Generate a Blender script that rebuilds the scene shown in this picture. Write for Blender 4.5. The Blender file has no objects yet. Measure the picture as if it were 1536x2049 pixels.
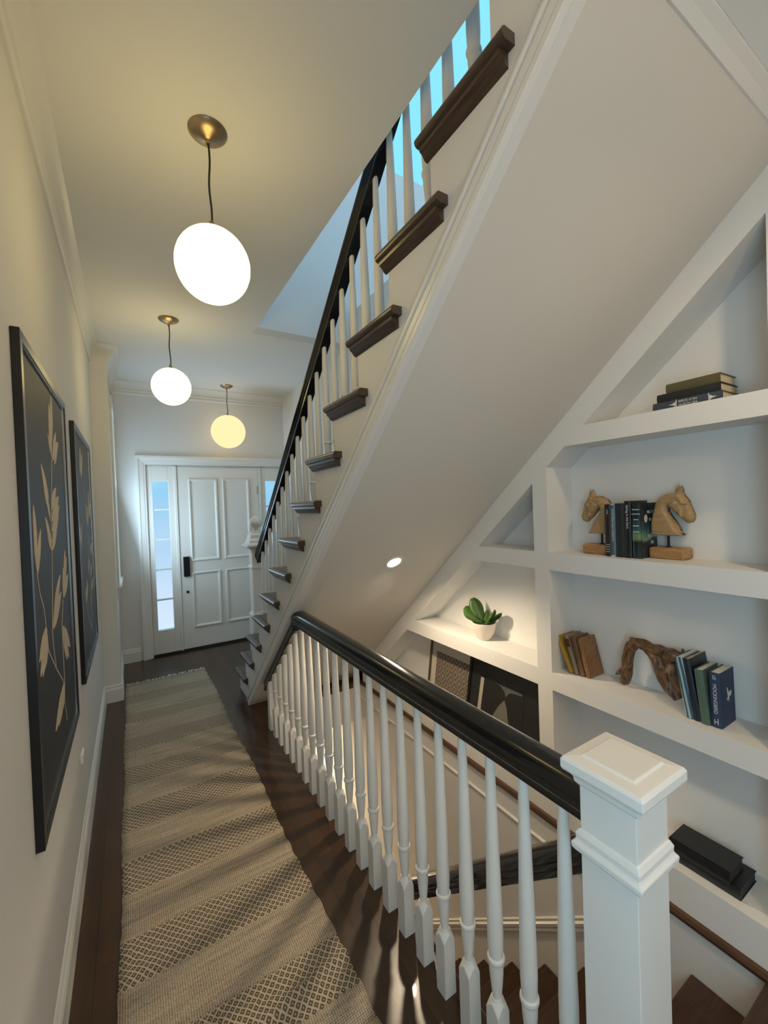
import bpy, bmesh, math, random
from mathutils import Vector, Matrix
random.seed(7)
S = bpy.context.scene
COL = S.collection
PI = math.pi

# ------------------------------------------------------------------ camera
F_PX, YAW, PITCH, ROLL = 831.19, 0.54862, -0.016865, -0.035571
fw = Vector((math.sin(YAW)*math.cos(PITCH), math.cos(YAW)*math.cos(PITCH), math.sin(PITCH)))
r0 = Vector((math.cos(YAW), -math.sin(YAW), 0)); u0 = r0.cross(fw)
rt = math.cos(ROLL)*r0 + math.sin(ROLL)*u0
up = -math.sin(ROLL)*r0 + math.cos(ROLL)*u0
cd = bpy.data.cameras.new('camera'); cam = bpy.data.objects.new('camera', cd); COL.objects.link(cam)
cam.matrix_world = Matrix(((rt.x, up.x, -fw.x, 0), (rt.y, up.y, -fw.y, 0), (rt.z, up.z, -fw.z, 1.6), (0, 0, 0, 1)))
cd.sensor_fit = 'VERTICAL'; cd.sensor_height = 36.0; cd.lens = F_PX/2049*36.0
cd.clip_start = 0.02; cd.clip_end = 200
S.camera = cam
# ------------------------------------------------------------------ exposure
S.view_settings.view_transform = 'Standard'; S.view_settings.look = 'None'
S.view_settings.gamma = 1; S.view_settings.exposure = 0.25
S.view_settings.use_curve_mapping = False
# ------------------------------------------------------------------ world: pale blue sky, bright haze near the ground
W = bpy.data.worlds.new('sky'); S.world = W; W.use_nodes = True
nt = W.node_tree; nt.nodes.clear()
wo = nt.nodes.new('ShaderNodeOutputWorld'); bg = nt.nodes.new('ShaderNodeBackground')
tc = nt.nodes.new('ShaderNodeTexCoord'); sx = nt.nodes.new('ShaderNodeSeparateXYZ')
mr = nt.nodes.new('ShaderNodeMapRange'); mr.inputs[1].default_value = -0.3; mr.inputs[2].default_value = 0.5
cr = nt.nodes.new('ShaderNodeValToRGB'); e = cr.color_ramp.elements
e[0].position = 0.0; e[0].color = (0.72, 0.84, 0.95, 1)
e[1].position = 1.0; e[1].color = (0.24, 0.76, 1.0, 1)
for p_, c_ in ((0.18, (0.55, 0.72, 0.92, 1)), (0.38, (0.27, 0.55, 0.80, 1)), (0.55, (0.24, 0.68, 0.95, 1))):
    n_ = e.new(p_); n_.color = c_
nt.links.new(tc.outputs['Generated'], sx.inputs[0]); nt.links.new(sx.outputs[2], mr.inputs[0])
nt.links.new(mr.outputs[0], cr.inputs[0]); nt.links.new(cr.outputs[0], bg.inputs[0])
bg.inputs[1].default_value = 1.0; nt.links.new(bg.outputs[0], wo.inputs[0])

def area(name, loc, target, sx_, sy_, power, color):
    l = bpy.data.lights.new(name, 'AREA'); l.shape = 'RECTANGLE'; l.size = sx_; l.size_y = sy_
    l.energy = power; l.color = color
    o = bpy.data.objects.new(name, l); COL.objects.link(o); o.location = loc
    d = Vector(target) - Vector(loc); o.rotation_euler = d.to_track_quat('-Z', 'Y').to_euler()
    return o
COOL = (0.38, 0.74, 1.0); WARM = (1.0, 0.72, 0.42)
area('daylight_left_window', (-0.22, -0.30, 1.15), (1.0, 0.05, 0.95), 0.8, 1.2, 16.5, COOL)      # window of the left wall behind the camera
area('rear_ceiling_fill', (0.5, -2.85, 1.5), (0.35, 2.0, 3.1), 1.3, 1.6, 4.0, (1.0, 0.80, 0.56))  # added warm fill aimed at the ceiling, no window in wall_rear
area('daylight_entry_window', (-0.095, 4.80, 1.75), (1.0, 4.75, 2.0), 0.5, 1.5, 14.0, (0.58, 0.82, 1.0))  # window of the entry's left wall
area('upper_wall_fill', (2.2, 1.4, 7.3), (2.2, 1.4, 0), 2.4, 2.2, 85.0, (0.50, 0.76, 1.0))      # added light for the upper walls; ceiling_upper has no opening
def bulb(name, loc, w, r, col):
    l = bpy.data.lights.new(name, 'POINT'); l.energy = w; l.color = col; l.shadow_soft_size = r
    o = bpy.data.objects.new(name, l); COL.objects.link(o); o.location = loc
bulb('rear_hall_fill', (0.3, -0.9, 2.52), 15.0, 0.13, (1.0, 0.78, 0.54))      # added warm fill without a fixture, brightens the hall from behind
area('basement_lamp', (1.25, 4.3, -0.75), (1.5, 3.7, -2.2), 0.25, 0.25, 22.0, (1.0, 0.74, 0.45))
SPOT_W = 26.0

# ------------------------------------------------------------------ materials
def node_mat(name):
    m = bpy.data.materials.new(name); m.use_nodes = True
    return m, m.node_tree, m.node_tree.nodes['Principled BSDF']
def plain(name, col, rough=0.5, metal=0.0, noise=0.0, nscale=40, bump=0.0, coat=0.0, spec=0.5, bscale=None):
    m, t, b = node_mat(name)
    b.inputs['Roughness'].default_value = rough; b.inputs['Metallic'].default_value = metal
    b.inputs['Coat Weight'].default_value = coat; b.inputs['Specular IOR Level'].default_value = spec
    b.inputs['Base Color'].default_value = (*col, 1)
    if noise or bump:
        co = t.nodes.new('ShaderNodeTexCoord'); n = t.nodes.new('ShaderNodeTexNoise')
        n.inputs['Scale'].default_value = nscale; n.inputs['Detail'].default_value = 4
        t.links.new(co.outputs['Object'], n.inputs['Vector'])
        if noise:
            mx = t.nodes.new('ShaderNodeMix'); mx.data_type = 'RGBA'
            mx.inputs[6].default_value = (*[c*(1-noise) for c in col], 1); mx.inputs[7].default_value = (*[min(1, c*(1+noise)) for c in col], 1)
            t.links.new(n.outputs['Fac'], mx.inputs[0]); t.links.new(mx.outputs[2], b.inputs['Base Color'])
        if bump:
            bp = t.nodes.new('ShaderNodeBump'); bp.inputs['Strength'].default_value = bump; bp.inputs['Distance'].default_value = 0.002
            if bscale:
                n2 = t.nodes.new('ShaderNodeTexNoise'); n2.inputs['Scale'].default_value = bscale
                t.links.new(co.outputs['Object'], n2.inputs['Vector']); t.links.new(n2.outputs['Fac'], bp.inputs['Height'])
            else: t.links.new(n.outputs['Fac'], bp.inputs['Height'])
            t.links.new(bp.outputs[0], b.inputs['Normal'])
    return m
def wood(name, c1, c2, scale=(30, 3, 30), rough=0.35, coat=0.0, bump=0.1, dist=2.0):
    m, t, b = node_mat(name)
    co = t.nodes.new('ShaderNodeTexCoord'); mp = t.nodes.new('ShaderNodeMapping'); mp.inputs['Scale'].default_value = scale
    n = t.nodes.new('ShaderNodeTexNoise'); n.inputs['Scale'].default_value = 1.0; n.inputs['Detail'].default_value = 6; n.inputs['Distortion'].default_value = dist
    r = t.nodes.new('ShaderNodeValToRGB'); r.color_ramp.elements[0].position = 0.3; r.color_ramp.elements[1].position = 0.7
    r.color_ramp.elements[0].color = (*c1, 1); r.color_ramp.elements[1].color = (*c2, 1)
    t.links.new(co.outputs['Object'], mp.inputs[0]); t.links.new(mp.outputs[0], n.inputs['Vector']); t.links.new(n.outputs['Fac'], r.inputs[0])
    t.links.new(r.outputs[0], b.inputs['Base Color']); b.inputs['Roughness'].default_value = rough; b.inputs['Coat Weight'].default_value = coat
    bp = t.nodes.new('ShaderNodeBump'); bp.inputs['Strength'].default_value = bump; bp.inputs['Distance'].default_value = 0.001
    t.links.new(n.outputs['Fac'], bp.inputs['Height']); t.links.new(bp.outputs[0], b.inputs['Normal'])
    return m
def emit(name, col, strength):
    m = bpy.data.materials.new(name); m.use_nodes = True; t = m.node_tree; t.nodes.clear()
    o = t.nodes.new('ShaderNodeOutputMaterial'); e_ = t.nodes.new('ShaderNodeEmission')
    e_.inputs[0].default_value = (*col, 1); e_.inputs[1].default_value = strength; t.links.new(e_.outputs[0], o.inputs[0])
    return m
def clear_glass(name):
    m = bpy.data.materials.new(name); m.use_nodes = True; t = m.node_tree; t.nodes.clear()
    o = t.nodes.new('ShaderNodeOutputMaterial'); a = t.nodes.new('ShaderNodeBsdfTransparent'); g = t.nodes.new('ShaderNodeBsdfGlossy')
    g.inputs['Roughness'].default_value = 0.1; mx = t.nodes.new('ShaderNodeMixShader'); mx.inputs[0].default_value = 0.06
    t.links.new(a.outputs[0], mx.inputs[1]); t.links.new(g.outputs[0], mx.inputs[2]); t.links.new(mx.outputs[0], o.inputs[0])
    return m
M = {}
M['wall'] = plain('wall_paint', (0.76, 0.745, 0.72), 0.75, noise=0.02, nscale=3, bump=0.08, bscale=350, spec=0.3)
M['ceil'] = plain('ceiling_paint', (0.84, 0.83, 0.81), 0.8, noise=0.02, nscale=3, bump=0.08, bscale=350, spec=0.2)
M['trim'] = plain('trim_paint', (0.80, 0.78, 0.74), 0.35, noise=0.015, nscale=8, bump=0.03, bscale=120)
M['balu'] = plain('baluster_paint', (0.78, 0.76, 0.72), 0.4, noise=0.02, nscale=30)
M['shelf'] = plain('shelf_paint', (0.80, 0.79, 0.765), 0.55, noise=0.015, nscale=6, bump=0.05, bscale=250, spec=0.3)
M['black'] = plain('black_rail_lacquer', (0.006, 0.006, 0.007), 0.17, noise=0.1, nscale=30, coat=0.2)
M['blackframe'] = plain('black_frame', (0.006, 0.006, 0.008), 0.3, noise=0.3, nscale=60)
M['tread'] = wood('dark_stained_tread', (0.045, 0.026, 0.018), (0.09, 0.055, 0.038), (60, 5, 60), 0.3, 0.15)
M['nosing'] = wood('floor_nosing_wood', (0.05, 0.022, 0.01), (0.12, 0.055, 0.025), (60, 5, 60), 0.35, 0.1)
M['brass'] = plain('aged_brass', (0.42, 0.32, 0.21), 0.33, 1.0, noise=0.25, nscale=40)
M['cord'] = plain('cord_cloth', (0.02, 0.018, 0.016), 0.6, noise=0.3, nscale=300)
M['lampglass'] = emit('opal_glass_lit', (1.0, 0.76, 0.29), 4.9)
M['lampdisc'] = emit('downlight_lens_lit', (1.0, 0.93, 0.8), 14.0)
M['glass'] = clear_glass('window_glass')
M['hardware'] = plain('dark_bronze_hardware', (0.012, 0.014, 0.022), 0.3, 0.6, noise=0.2, nscale=50)
M['hinge'] = plain('steel_hinge', (0.55, 0.5, 0.48), 0.35, 0.8, noise=0.1)
M['shadow'] = plain('door_gap_shadow', (0.02, 0.018, 0.016), 0.6, noise=0.2)  # dark colour paints in the shade of the gap under the door
M['paper'] = plain('book_paper', (0.62, 0.52, 0.36), 0.8, noise=0.12, nscale=200)
M['paper_white'] = plain('book_paper_white', (0.75, 0.70, 0.60), 0.8, noise=0.08, nscale=200)
M['paper_dark'] = plain('book_paper_dark', (0.035, 0.033, 0.032), 0.7, noise=0.2, nscale=200)
M['carved'] = wood('carved_mango_wood', (0.30, 0.19, 0.085), (0.44, 0.29, 0.14), (25, 25, 60), 0.55, 0.0, 0.5)
M['carvedbase'] = wood('carved_base_wood', (0.30, 0.15, 0.055), (0.50, 0.28, 0.11), (50, 12, 50), 0.45, 0.1, 0.2)
M['drift'] = wood('driftwood', (0.012, 0.006, 0.003), (0.24, 0.115, 0.045), (34, 24, 9), 0.45, 0.15, 0.6, 3.0)
M['leaf'] = plain('succulent_leaf', (0.040, 0.10, 0.014), 0.35, noise=0.35, nscale=25)
M['pot'] = plain('white_pot', (0.72, 0.66, 0.58), 0.45, noise=0.04, nscale=30, bump=0.4)
M['soil'] = plain('soil', (0.05, 0.03, 0.015), 0.9, noise=0.5, nscale=120, bump=1.0)
M['white_mark'] = plain('white_print', (0.62, 0.62, 0.60), 0.6, noise=0.05)
M['plate'] = plain('white_plastic', (0.85, 0.83, 0.8), 0.35, noise=0.02)
M['rod'] = plain('black_iron_rod', (0.01, 0.01, 0.01), 0.5, 0.4, noise=0.2)

def floor_mat(name, base, hi, along=1, wdt=0.083):
    m, t, b = node_mat(name)
    co = t.nodes.new('ShaderNodeTexCoord'); sp = t.nodes.new('ShaderNodeSeparateXYZ'); t.links.new(co.outputs['Object'], sp.inputs[0])
    br = t.nodes.new('ShaderNodeTexBrick'); br.offset = 0.37
    mp = t.nodes.new('ShaderNodeMapping'); mp.inputs['Rotation'].default_value = (0, 0, PI/2 if along else 0)
    t.links.new(co.outputs['Object'], mp.inputs[0]); t.links.new(mp.outputs[0], br.inputs['Vector'])
    br.inputs['Scale'].default_value = 1; br.inputs['Brick Width'].default_value = 1.3; br.inputs['Row Height'].default_value = wdt
    br.inputs['Mortar Size'].default_value = 0.0012; br.inputs['Color1'].default_value = (*base, 1); br.inputs['Color2'].default_value = (*hi, 1)
    br.inputs['Mortar'].default_value = (*[c*0.3 for c in base], 1); br.inputs['Bias'].default_value = -0.3
    mp2 = t.nodes.new('ShaderNodeMapping'); mp2.inputs['Scale'].default_value = (40, 3, 40); n = t.nodes.new('ShaderNodeTexNoise'); n.inputs['Detail'].default_value = 6
    n.inputs['Scale'].default_value = 1.0
    t.links.new(co.outputs['Object'], mp2.inputs[0]); t.links.new(mp2.outputs[0], n.inputs['Vector'])
    mx = t.nodes.new('ShaderNodeMix'); mx.data_type = 'RGBA'; mx.blend_type = 'MULTIPLY'; mx.inputs[0].default_value = 0.7
    rr = t.nodes.new('ShaderNodeValToRGB'); rr.color_ramp.elements[0].color = (0.45, 0.45, 0.45, 1); rr.color_ramp.elements[1].color = (1.3, 1.3, 1.3, 1)
    t.links.new(n.outputs['Fac'], rr.inputs[0]); t.links.new(br.outputs['Color'], mx.inputs[6]); t.links.new(rr.outputs[0], mx.inputs[7])
    t.links.new(mx.outputs[2], b.inputs['Base Color']); b.inputs['Roughness'].default_value = 0.28; b.inputs['Coat Weight'].default_value = 0.15
    bp = t.nodes.new('ShaderNodeBump'); bp.inputs['Strength'].default_value = 0.25; bp.inputs['Distance'].default_value = 0.001
    t.links.new(mx.outputs[2], bp.inputs['Height']); t.links.new(bp.outputs[0], b.inputs['Normal'])
    return m
M['floor'] = floor_mat('dark_oak_floor', (0.044, 0.020, 0.0075), (0.082, 0.036, 0.012))
M['lowtread'] = wood('lower_tread_wood', (0.035, 0.016, 0.008), (0.07, 0.033, 0.016), (5, 60, 60), 0.35)

def rug_mat():
    m, t, b = node_mat('woven_rug')
    N, Lk = t.nodes, t.links
    co = N.new('ShaderNodeTexCoord'); sp = N.new('ShaderNodeSeparateXYZ'); Lk.new(co.outputs['Object'], sp.inputs[0])
    def mth(op, a, b_=None, c_=None):
        n = N.new('ShaderNodeMath'); n.operation = op
        for i, v in enumerate((a, b_, c_)):
            if v is None: continue
            if isinstance(v, (int, float)): n.inputs[i].default_value = v
            else: Lk.new(v, n.inputs[i])
        return n.outputs[0]
    nz = N.new('ShaderNodeTexNoise'); nz.inputs['Scale'].default_value = 30; nz.inputs['Detail'].default_value = 3; Lk.new(co.outputs['Object'], nz.inputs['Vector'])
    wob = mth('MULTIPLY', mth('SUBTRACT', nz.outputs['Fac'], 0.5), 0.010)
    x = mth('ADD', sp.outputs[0], wob); y = mth('ADD', sp.outputs[1], wob)
    PX, PY, PB = 0.0255, 0.0275, 0.407
    dx = mth('ABSOLUTE', mth('SUBTRACT', mth('FRACT', mth('DIVIDE', x, PX)), 0.5))
    dy = mth('ABSOLUTE', mth('SUBTRACT', mth('FRACT', mth('DIVIDE', y, PY)), 0.5))
    d = mth('ADD', dx, dy)
    # band mask with zigzag edge
    v = mth('DIVIDE', mth('SUBTRACT', y, 1.735 - PB*0.5), PB)
    bd = mth('MULTIPLY', mth('ABSOLUTE', mth('SUBTRACT', mth('FRACT', v), 0.5)), PB)
    edge = mth('ADD', 0.090, mth('MULTIPLY', dx, 0.02))
    band = mth('LESS_THAN', bd, edge)
    el = mth('ABSOLUTE', mth('SUBTRACT', d, 0.5))
    line = N.new('ShaderNodeMapRange'); line.inputs[1].default_value = 0.10; line.inputs[2].default_value = 0.19; Lk.new(el, line.inputs[0])  # 0 = on line, 1 = inside
    dot = N.new('ShaderNodeMapRange'); dot.inputs[1].default_value = 0.36; dot.inputs[2].default_value = 0.42; Lk.new(el, dot.inputs[0])
    dark = mth('MULTIPLY', line.outputs[0], mth('SUBTRACT', 1.0, dot.outputs[0]))
    # plain weave
    wx = N.new('ShaderNodeTexWave'); wx.bands_direction = 'X'; wx.inputs['Scale'].default_value = 42; wx.inputs['Distortion'].default_value = 1.2; wx.inputs['Detail'].default_value = 2; wx.inputs['Detail Scale'].default_value = 3; Lk.new(co.outputs['Object'], wx.inputs['Vector'])
    wy = N.new('ShaderNodeTexWave'); wy.bands_direction = 'Y'; wy.inputs['Scale'].default_value = 50; wy.inputs['Distortion'].default_value = 1.2; wy.inputs['Detail'].default_value = 2; wy.inputs['Detail Scale'].default_value = 3; Lk.new(co.outputs['Object'], wy.inputs['Vector'])
    n2 = N.new('ShaderNodeTexNoise'); n2.inputs['Scale'].default_value = 160; n2.inputs['Detail'].default_value = 3; Lk.new(co.outputs['Object'], n2.inputs['Vector'])
    mp = N.new('ShaderNodeMapping'); mp.inputs['Scale'].default_value = (4, 60, 1); n3 = N.new('ShaderNodeTexNoise'); n3.inputs['Scale'].default_value = 1; n3.inputs['Detail'].default_value = 3
    Lk.new(co.outputs['Object'], mp.inputs[0]); Lk.new(mp.outputs[0], n3.inputs['Vector'])
    weave = mth('ADD', mth('MULTIPLY', mth('MULTIPLY', wx.outputs['Fac'], wy.outputs['Fac']), 0.5), mth('ADD', mth('MULTIPLY', n2.outputs['Fac'], 0.45), mth('MULTIPLY', n3.outputs['Fac'], 0.40)))
    ra = N.new('ShaderNodeValToRGB'); ra.color_ramp.elements[0].position = 0.25; ra.color_ramp.elements[0].color = (0.10, 0.078, 0.055, 1); ra.color_ramp.elements[1].position = 0.75; ra.color_ramp.elements[1].color = (0.64, 0.53, 0.40, 1); Lk.new(weave, ra.inputs[0])
    mk = N.new('ShaderNodeMix'); mk.data_type = 'RGBA'; mk.inputs[6].default_value = (0.54, 0.45, 0.34, 1); mk.inputs[7].default_value = (0.13, 0.10, 0.072, 1); Lk.new(dark, mk.inputs[0])
    m3 = N.new('ShaderNodeMix'); m3.data_type = 'RGBA'; Lk.new(band, m3.inputs[0]); Lk.new(ra.outputs[0], m3.inputs[6]); Lk.new(mk.outputs[2], m3.inputs[7])
    Lk.new(m3.outputs[2], b.inputs['Base Color']); b.inputs['Roughness'].default_value = 0.95; b.inputs['Specular IOR Level'].default_value = 0.1
    bp = N.new('ShaderNodeBump'); bp.inputs['Strength'].default_value = 0.6; bp.inputs['Distance'].default_value = 0.003
    h = mth('ADD', mth('MULTIPLY', band, mth('SUBTRACT', 1.0, dark)), mth('MULTIPLY', mth('SUBTRACT', 1.0, band), weave)); Lk.new(h, bp.inputs['Height']); Lk.new(bp.outputs[0], b.inputs['Normal'])
    return m
M['rug'] = rug_mat()
M['fringe'] = plain('rug_fringe_cotton', (0.80, 0.78, 0.74), 0.9, noise=0.1, nscale=100)

# ------------------------------------------------------------------ mesh helpers
class MB:
    def __init__(s): s.v = []; s.f = []
    def add(s, v, f):
        o = len(s.v); s.v += [tuple(p) for p in v]; s.f += [tuple(i+o for i in q) for q in f]; return s
    def box(s, x0, x1, y0, y1, z0, z1):
        v = [(x, y, z) for x in (x0, x1) for y in (y0, y1) for z in (z0, z1)]
        return s.add(v, [(0, 1, 3, 2), (4, 6, 7, 5), (0, 4, 5, 1), (2, 3, 7, 6), (0, 2, 6, 4), (1, 5, 7, 3)])
    def prism(s, poly, axis, a, b):
        # poly: 2D points in the two other axes, in xyz order
        n = len(poly)
        def P(p, t):
            return (t, p[0], p[1]) if axis == 'x' else (p[0], t, p[1]) if axis == 'y' else (p[0], p[1], t)
        v = [P(p, a) for p in poly] + [P(p, b) for p in poly]
        f = [tuple(range(n))[::-1], tuple(range(n, 2*n))] + [(i, (i+1) % n, n+(i+1) % n, n+i) for i in range(n)]
        return s.add(v, f)
    def rings(s, rings, cap=True, closed=True):
        n = len(rings[0]); v = [p for r in rings for p in r]; f = []
        for k in range(len(rings)-1):
            for i in range(n if closed else n-1):
                j = (i+1) % n; f.append((k*n+i, k*n+j, (k+1)*n+j, (k+1)*n+i))
        if cap: f += [tuple(range(n))[::-1], tuple(range((len(rings)-1)*n, len(rings)*n))]
        return s.add(v, f)
    def lathe(s, prof, c=(0, 0, 0), n=16):
        return s.rings([[(c[0]+r*math.cos(2*PI*i/n), c[1]+r*math.sin(2*PI*i/n), c[2]+z) for i in range(n)] for r, z in prof])
    def square(s, prof, c=(0, 0, 0)):
        return s.rings([[(c[0]+sx*h, c[1]+sy*h, c[2]+z) for sx, sy in ((-1, -1), (1, -1), (1, 1), (-1, 1))] for h, z in prof])
    def tube(s, pts, rad, n=10, wob=0.0):
        pts = [Vector(p) for p in pts]; R_ = []; prev = None
        for k, p in enumerate(pts):
            d = (pts[min(k+1, len(pts)-1)] - pts[max(k-1, 0)]).normalized()
            if prev is None: a = d.orthogonal().normalized()
            else: a = (prev - d*prev.dot(d)).normalized()
            prev = a; b = d.cross(a); r = rad[k] if isinstance(rad, (list, tuple)) else rad
            R_.append([tuple(p + (a*math.cos(2*PI*i/n) + b*math.sin(2*PI*i/n))*r*(1+wob*random.uniform(-1, 1))) for i in range(n)])
        return s.rings(R_)
    def build(s, name, mat, parent=None, smooth=False, bevel=0.0, loc=None, kind=None, seg=2):
        me = bpy.data.meshes.new(name); me.from_pydata(s.v, [], s.f)
        bm = bmesh.new(); bm.from_mesh(me); bmesh.ops.recalc_face_normals(bm, faces=bm.faces); bm.to_mesh(me); bm.free()
        if smooth: me.polygons.foreach_set('use_smooth', [True]*len(me.polygons)); me.set_sharp_from_angle(angle=math.radians(40)) if smooth != 'all' else None
        me.materials.append(mat if not isinstance(mat, str) else M[mat])
        o = bpy.data.objects.new(name, me); COL.objects.link(o)
        if loc: o.location = loc
        if bevel:
            md = o.modifiers.new('bevel', 'BEVEL'); md.width = bevel; md.segments = seg; md.limit_method = 'ANGLE'; md.angle_limit = math.radians(35)
        if parent:
            o.parent = parent; o.matrix_parent_inverse = parent_inv(parent)
        if kind: o['kind'] = kind
        return o
def parent_inv(p):
    m = Matrix.LocRotScale(p.location, p.rotation_euler, p.scale)
    return (m if p.parent is None else p.parent.matrix_basis @ p.matrix_parent_inverse @ m).inverted()
def clone(o, dv=(0, 0, 0)):
    c = o.copy(); COL.objects.link(c); c.location = o.location + Vector(dv); return c
def thing(name, loc, label, cat, group=None, rot=(0, 0, 0)):
    o = bpy.data.objects.new(name, None); COL.objects.link(o); o.location = loc; o.rotation_euler = rot; o.empty_display_size = 0.05
    o['label'] = label; o['category'] = cat
    if group: o['group'] = group
    return o
def tag(o, label, cat, group=None):
    o['label'] = label; o['category'] = cat
    if group: o['group'] = group
    return o
def struct(o): o['kind'] = 'structure'; return o
def local(o, parent):      # parent without inverse: o's coordinates are the parent's local ones
    o.parent = parent; o.matrix_parent_inverse = Matrix.Identity(4); return o
def text(s_, size, mat, parent, mw, ext=0.0004, align='LEFT', name='title_text', sx=1.0):
    c = bpy.data.curves.new(name, 'FONT'); c.body = s_; c.size = size; c.extrude = ext; c.align_x = align; c.align_y = 'CENTER'
    o = bpy.data.objects.new(name, c); COL.objects.link(o)
    bpy.context.view_layer.update()
    me = bpy.data.meshes.new_from_object(o.evaluated_get(bpy.context.evaluated_depsgraph_get())); bpy.data.objects.remove(o)
    me.materials.clear(); me.materials.append(mat)
    q = bpy.data.objects.new(name, me); COL.objects.link(q)
    q.parent = parent; q.matrix_parent_inverse = Matrix.Identity(4); q.matrix_basis = mw @ Matrix.Diagonal((sx, 1, 1, 1)); return q

# ------------------------------------------------------------------ key dimensions (metres; camera eye 1.6 m above the hall floor)
XL, XR = -0.245, 1.73          # hall's left wall, stairwell's right wall
XS = 0.79                      # stringer face
CZ = 3.02                      # ceiling
FX = 0.87                      # edge of the hall floor at the stairwell
YB = 5.27                      # plane of the front door
SL = 0.868; sof = lambda y: SL*(3.485-y)
RUN, RISE = 0.2435, 0.2065
tipy = lambda k: 3.905-RUN*(k-1)
tz = lambda k: RISE*k-0.02

# ------------------------------------------------------------------ setting
fl = MB().prism([(-1.2, -3), (FX-0.03, -3), (FX-0.03, 0.42), (XR, 0.42), (XR, -3), (4.5, -3), (4.5, -3.05), (-1.2, -3.05)], 'z', -0.045, 0.0)
fl = MB().box(-1.2, FX-0.03, -3, 5.3, -0.045, 0).box(FX-0.03, XR, -3, 0.47, -0.045, 0).box(FX-0.03, XR, 3.40, 5.3, -0.045, 0)
struct(fl.build('floor', 'floor'))
# nosing around the well
nz = MB()
nz.rings([[(x, 0.47, z) for x, z in ((FX-0.03, 0), (FX+0.012, 0), (FX+0.022, -0.012), (FX+0.012, -0.03), (FX-0.03, -0.03))], [(x, 3.40, z) for x, z in ((FX-0.03, 0), (FX+0.012, 0), (FX+0.022, -0.012), (FX+0.012, -0.03), (FX-0.03, -0.03))]])
struct(nz.build('trim_1', 'nosing'))
nz = MB().box(FX+0.02, XR, 3.355, 3.40, -0.045, 0.0)
struct(nz.build('trim_2', 'nosing', bevel=0.008))
nz = MB().rings([[(XR-a, y, z) for a, z in ((0, 0.022), (0.014, 0.018), (0.02, 0.005), (0.014, -0.012), (0, -0.018))] for y in (0.47, 3.36)])
struct(nz.build('trim_3', 'nosing', smooth=True))
# floor structure faces (fascia)
struct(MB().box(FX-0.03, FX, 0.50, 3.40, -0.34, -0.03).box(FX, XR, 3.37, 3.44, -0.345, -0.045).build('wall_stairwell_head', 'wall'))
struct(MB().box(0.80, FX, 0.3, 3.40, -3.2, -0.34).build('wall_stairwell_left', 'wall'))
# left wall
struct(MB().box(XL-0.1, XL, -3, 4.25, 0, CZ).build('wall_left', 'wall'))
struct(MB().box(XL-0.1, -0.13, 4.25, 5.4, 0, CZ).build('wall_left_entry', 'wall'))
struct(MB().box(-0.35, 4.5, -3.1, -3, 0, CZ).build('wall_rear', 'wall'))
struct(MB().box(XR+0.2, XR+0.3, -3, 0.40, 0, CZ).box(XR, XR+0.2, -3, 0.395, 0.0, 2.67).build('wall_right_rear', 'wall'))
struct(MB().box(XR, XR+0.2, -0.5, 3.6, -3.2, 0.0).box(XR, XR+0.2, 3.6, 6, -3.2, 0.0).build('wall_right_lower', 'wall'))
struct(MB().box(XR, XR+0.3, 3.30, 5.3, 0.0, 3.3).prism([(-0.3, sof(-0.3)), (3.30, sof(3.30)), (3.30, 3.3), (-0.3, 3.3)], 'x', XR, XR+0.3).build('wall_right', 'wall'))
# back wall around the door unit
DX0, DX1 = 0.165, 1.692; DZ = 2.135
struct(MB().box(-0.3, DX0, 5.25, 5.4, 0, 3.3).box(DX1, XR, 5.25, 5.4, 0, 3.3).box(DX0, DX1, 5.25, 5.4, DZ, 3.3).build('wall_back', 'wall'))
# ceiling
struct(MB().box(-0.4, 0.90, -3, 5.4, CZ, 3.3).box(0.90, XR, 3.40, 5.4, CZ, 3.3).build('ceiling', 'ceil'))
struct(MB().box(XS, 3.5, -3, 0.409, 2.67, CZ).box(XS, 4.5, -3, 0.48, CZ, 3.3).build('ceiling_dropped', 'ceil'))
struct(MB().box(XR+0.3, 4.5, 0.48, 5.4, CZ, 3.3).build('floor_upper', 'ceil'))
# upper storey shell
struct(MB().box(0.90, XR, 3.27, 3.4, CZ, 4.72).box(XR, 4.5, 3.27, 3.4, 3.3, 4.72).build('wall_upper_far', 'wall'))
struct(MB().box(-0.5, -0.4, -3, 3.4, 3.3, 7.5).build('wall_upper_left', 'wall'))
struct(MB().box(4.5, 4.6, -3, 5.4, 0, 7.5).build('wall_upper_right', 'wall'))
struct(MB().box(-0.5, 4.6, -3.1, -3, 3.3, 7.5).build('wall_upper_rear', 'wall'))
struct(MB().box(-0.5, 4.6, -3, 3.4, 7.5, 7.6).build('ceiling_upper', 'ceil'))
struct(MB().box(-0.5, 0.88, 3.27, 3.4, 3.3, 7.5).build('wall_upper_front', 'wall'))
w3 = struct(MB().box(0.88, 4.5, 3.33, 3.34, 4.72, 7.5).build('window_3', 'glass'))
# basement shell
struct(MB().box(-0.5, XR, 5.2, 5.3, -3.2, -0.345).build('wall_basement_far', 'wall'))
struct(MB().box(-0.6, -0.5, 3.4, 5.3, -3.2, -0.345).box(-0.5, 0.80, 3.40, 3.44, -3.2, -0.345).build('wall_basement_left', 'wall'))
struct(MB().box(-0.6, XR, 3.44, 5.3, -0.345, -0.30).build('ceiling_basement', 'ceil'))
struct(MB().box(-0.6, XR, -0.5, 5.3, -3.25, -3.2).build('floor_basement', 'floor'))
# pilaster between hall and entry
pl = MB().box(XL-0.05, -0.122, 4.245, 4.45, 0, 2.86)
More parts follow.
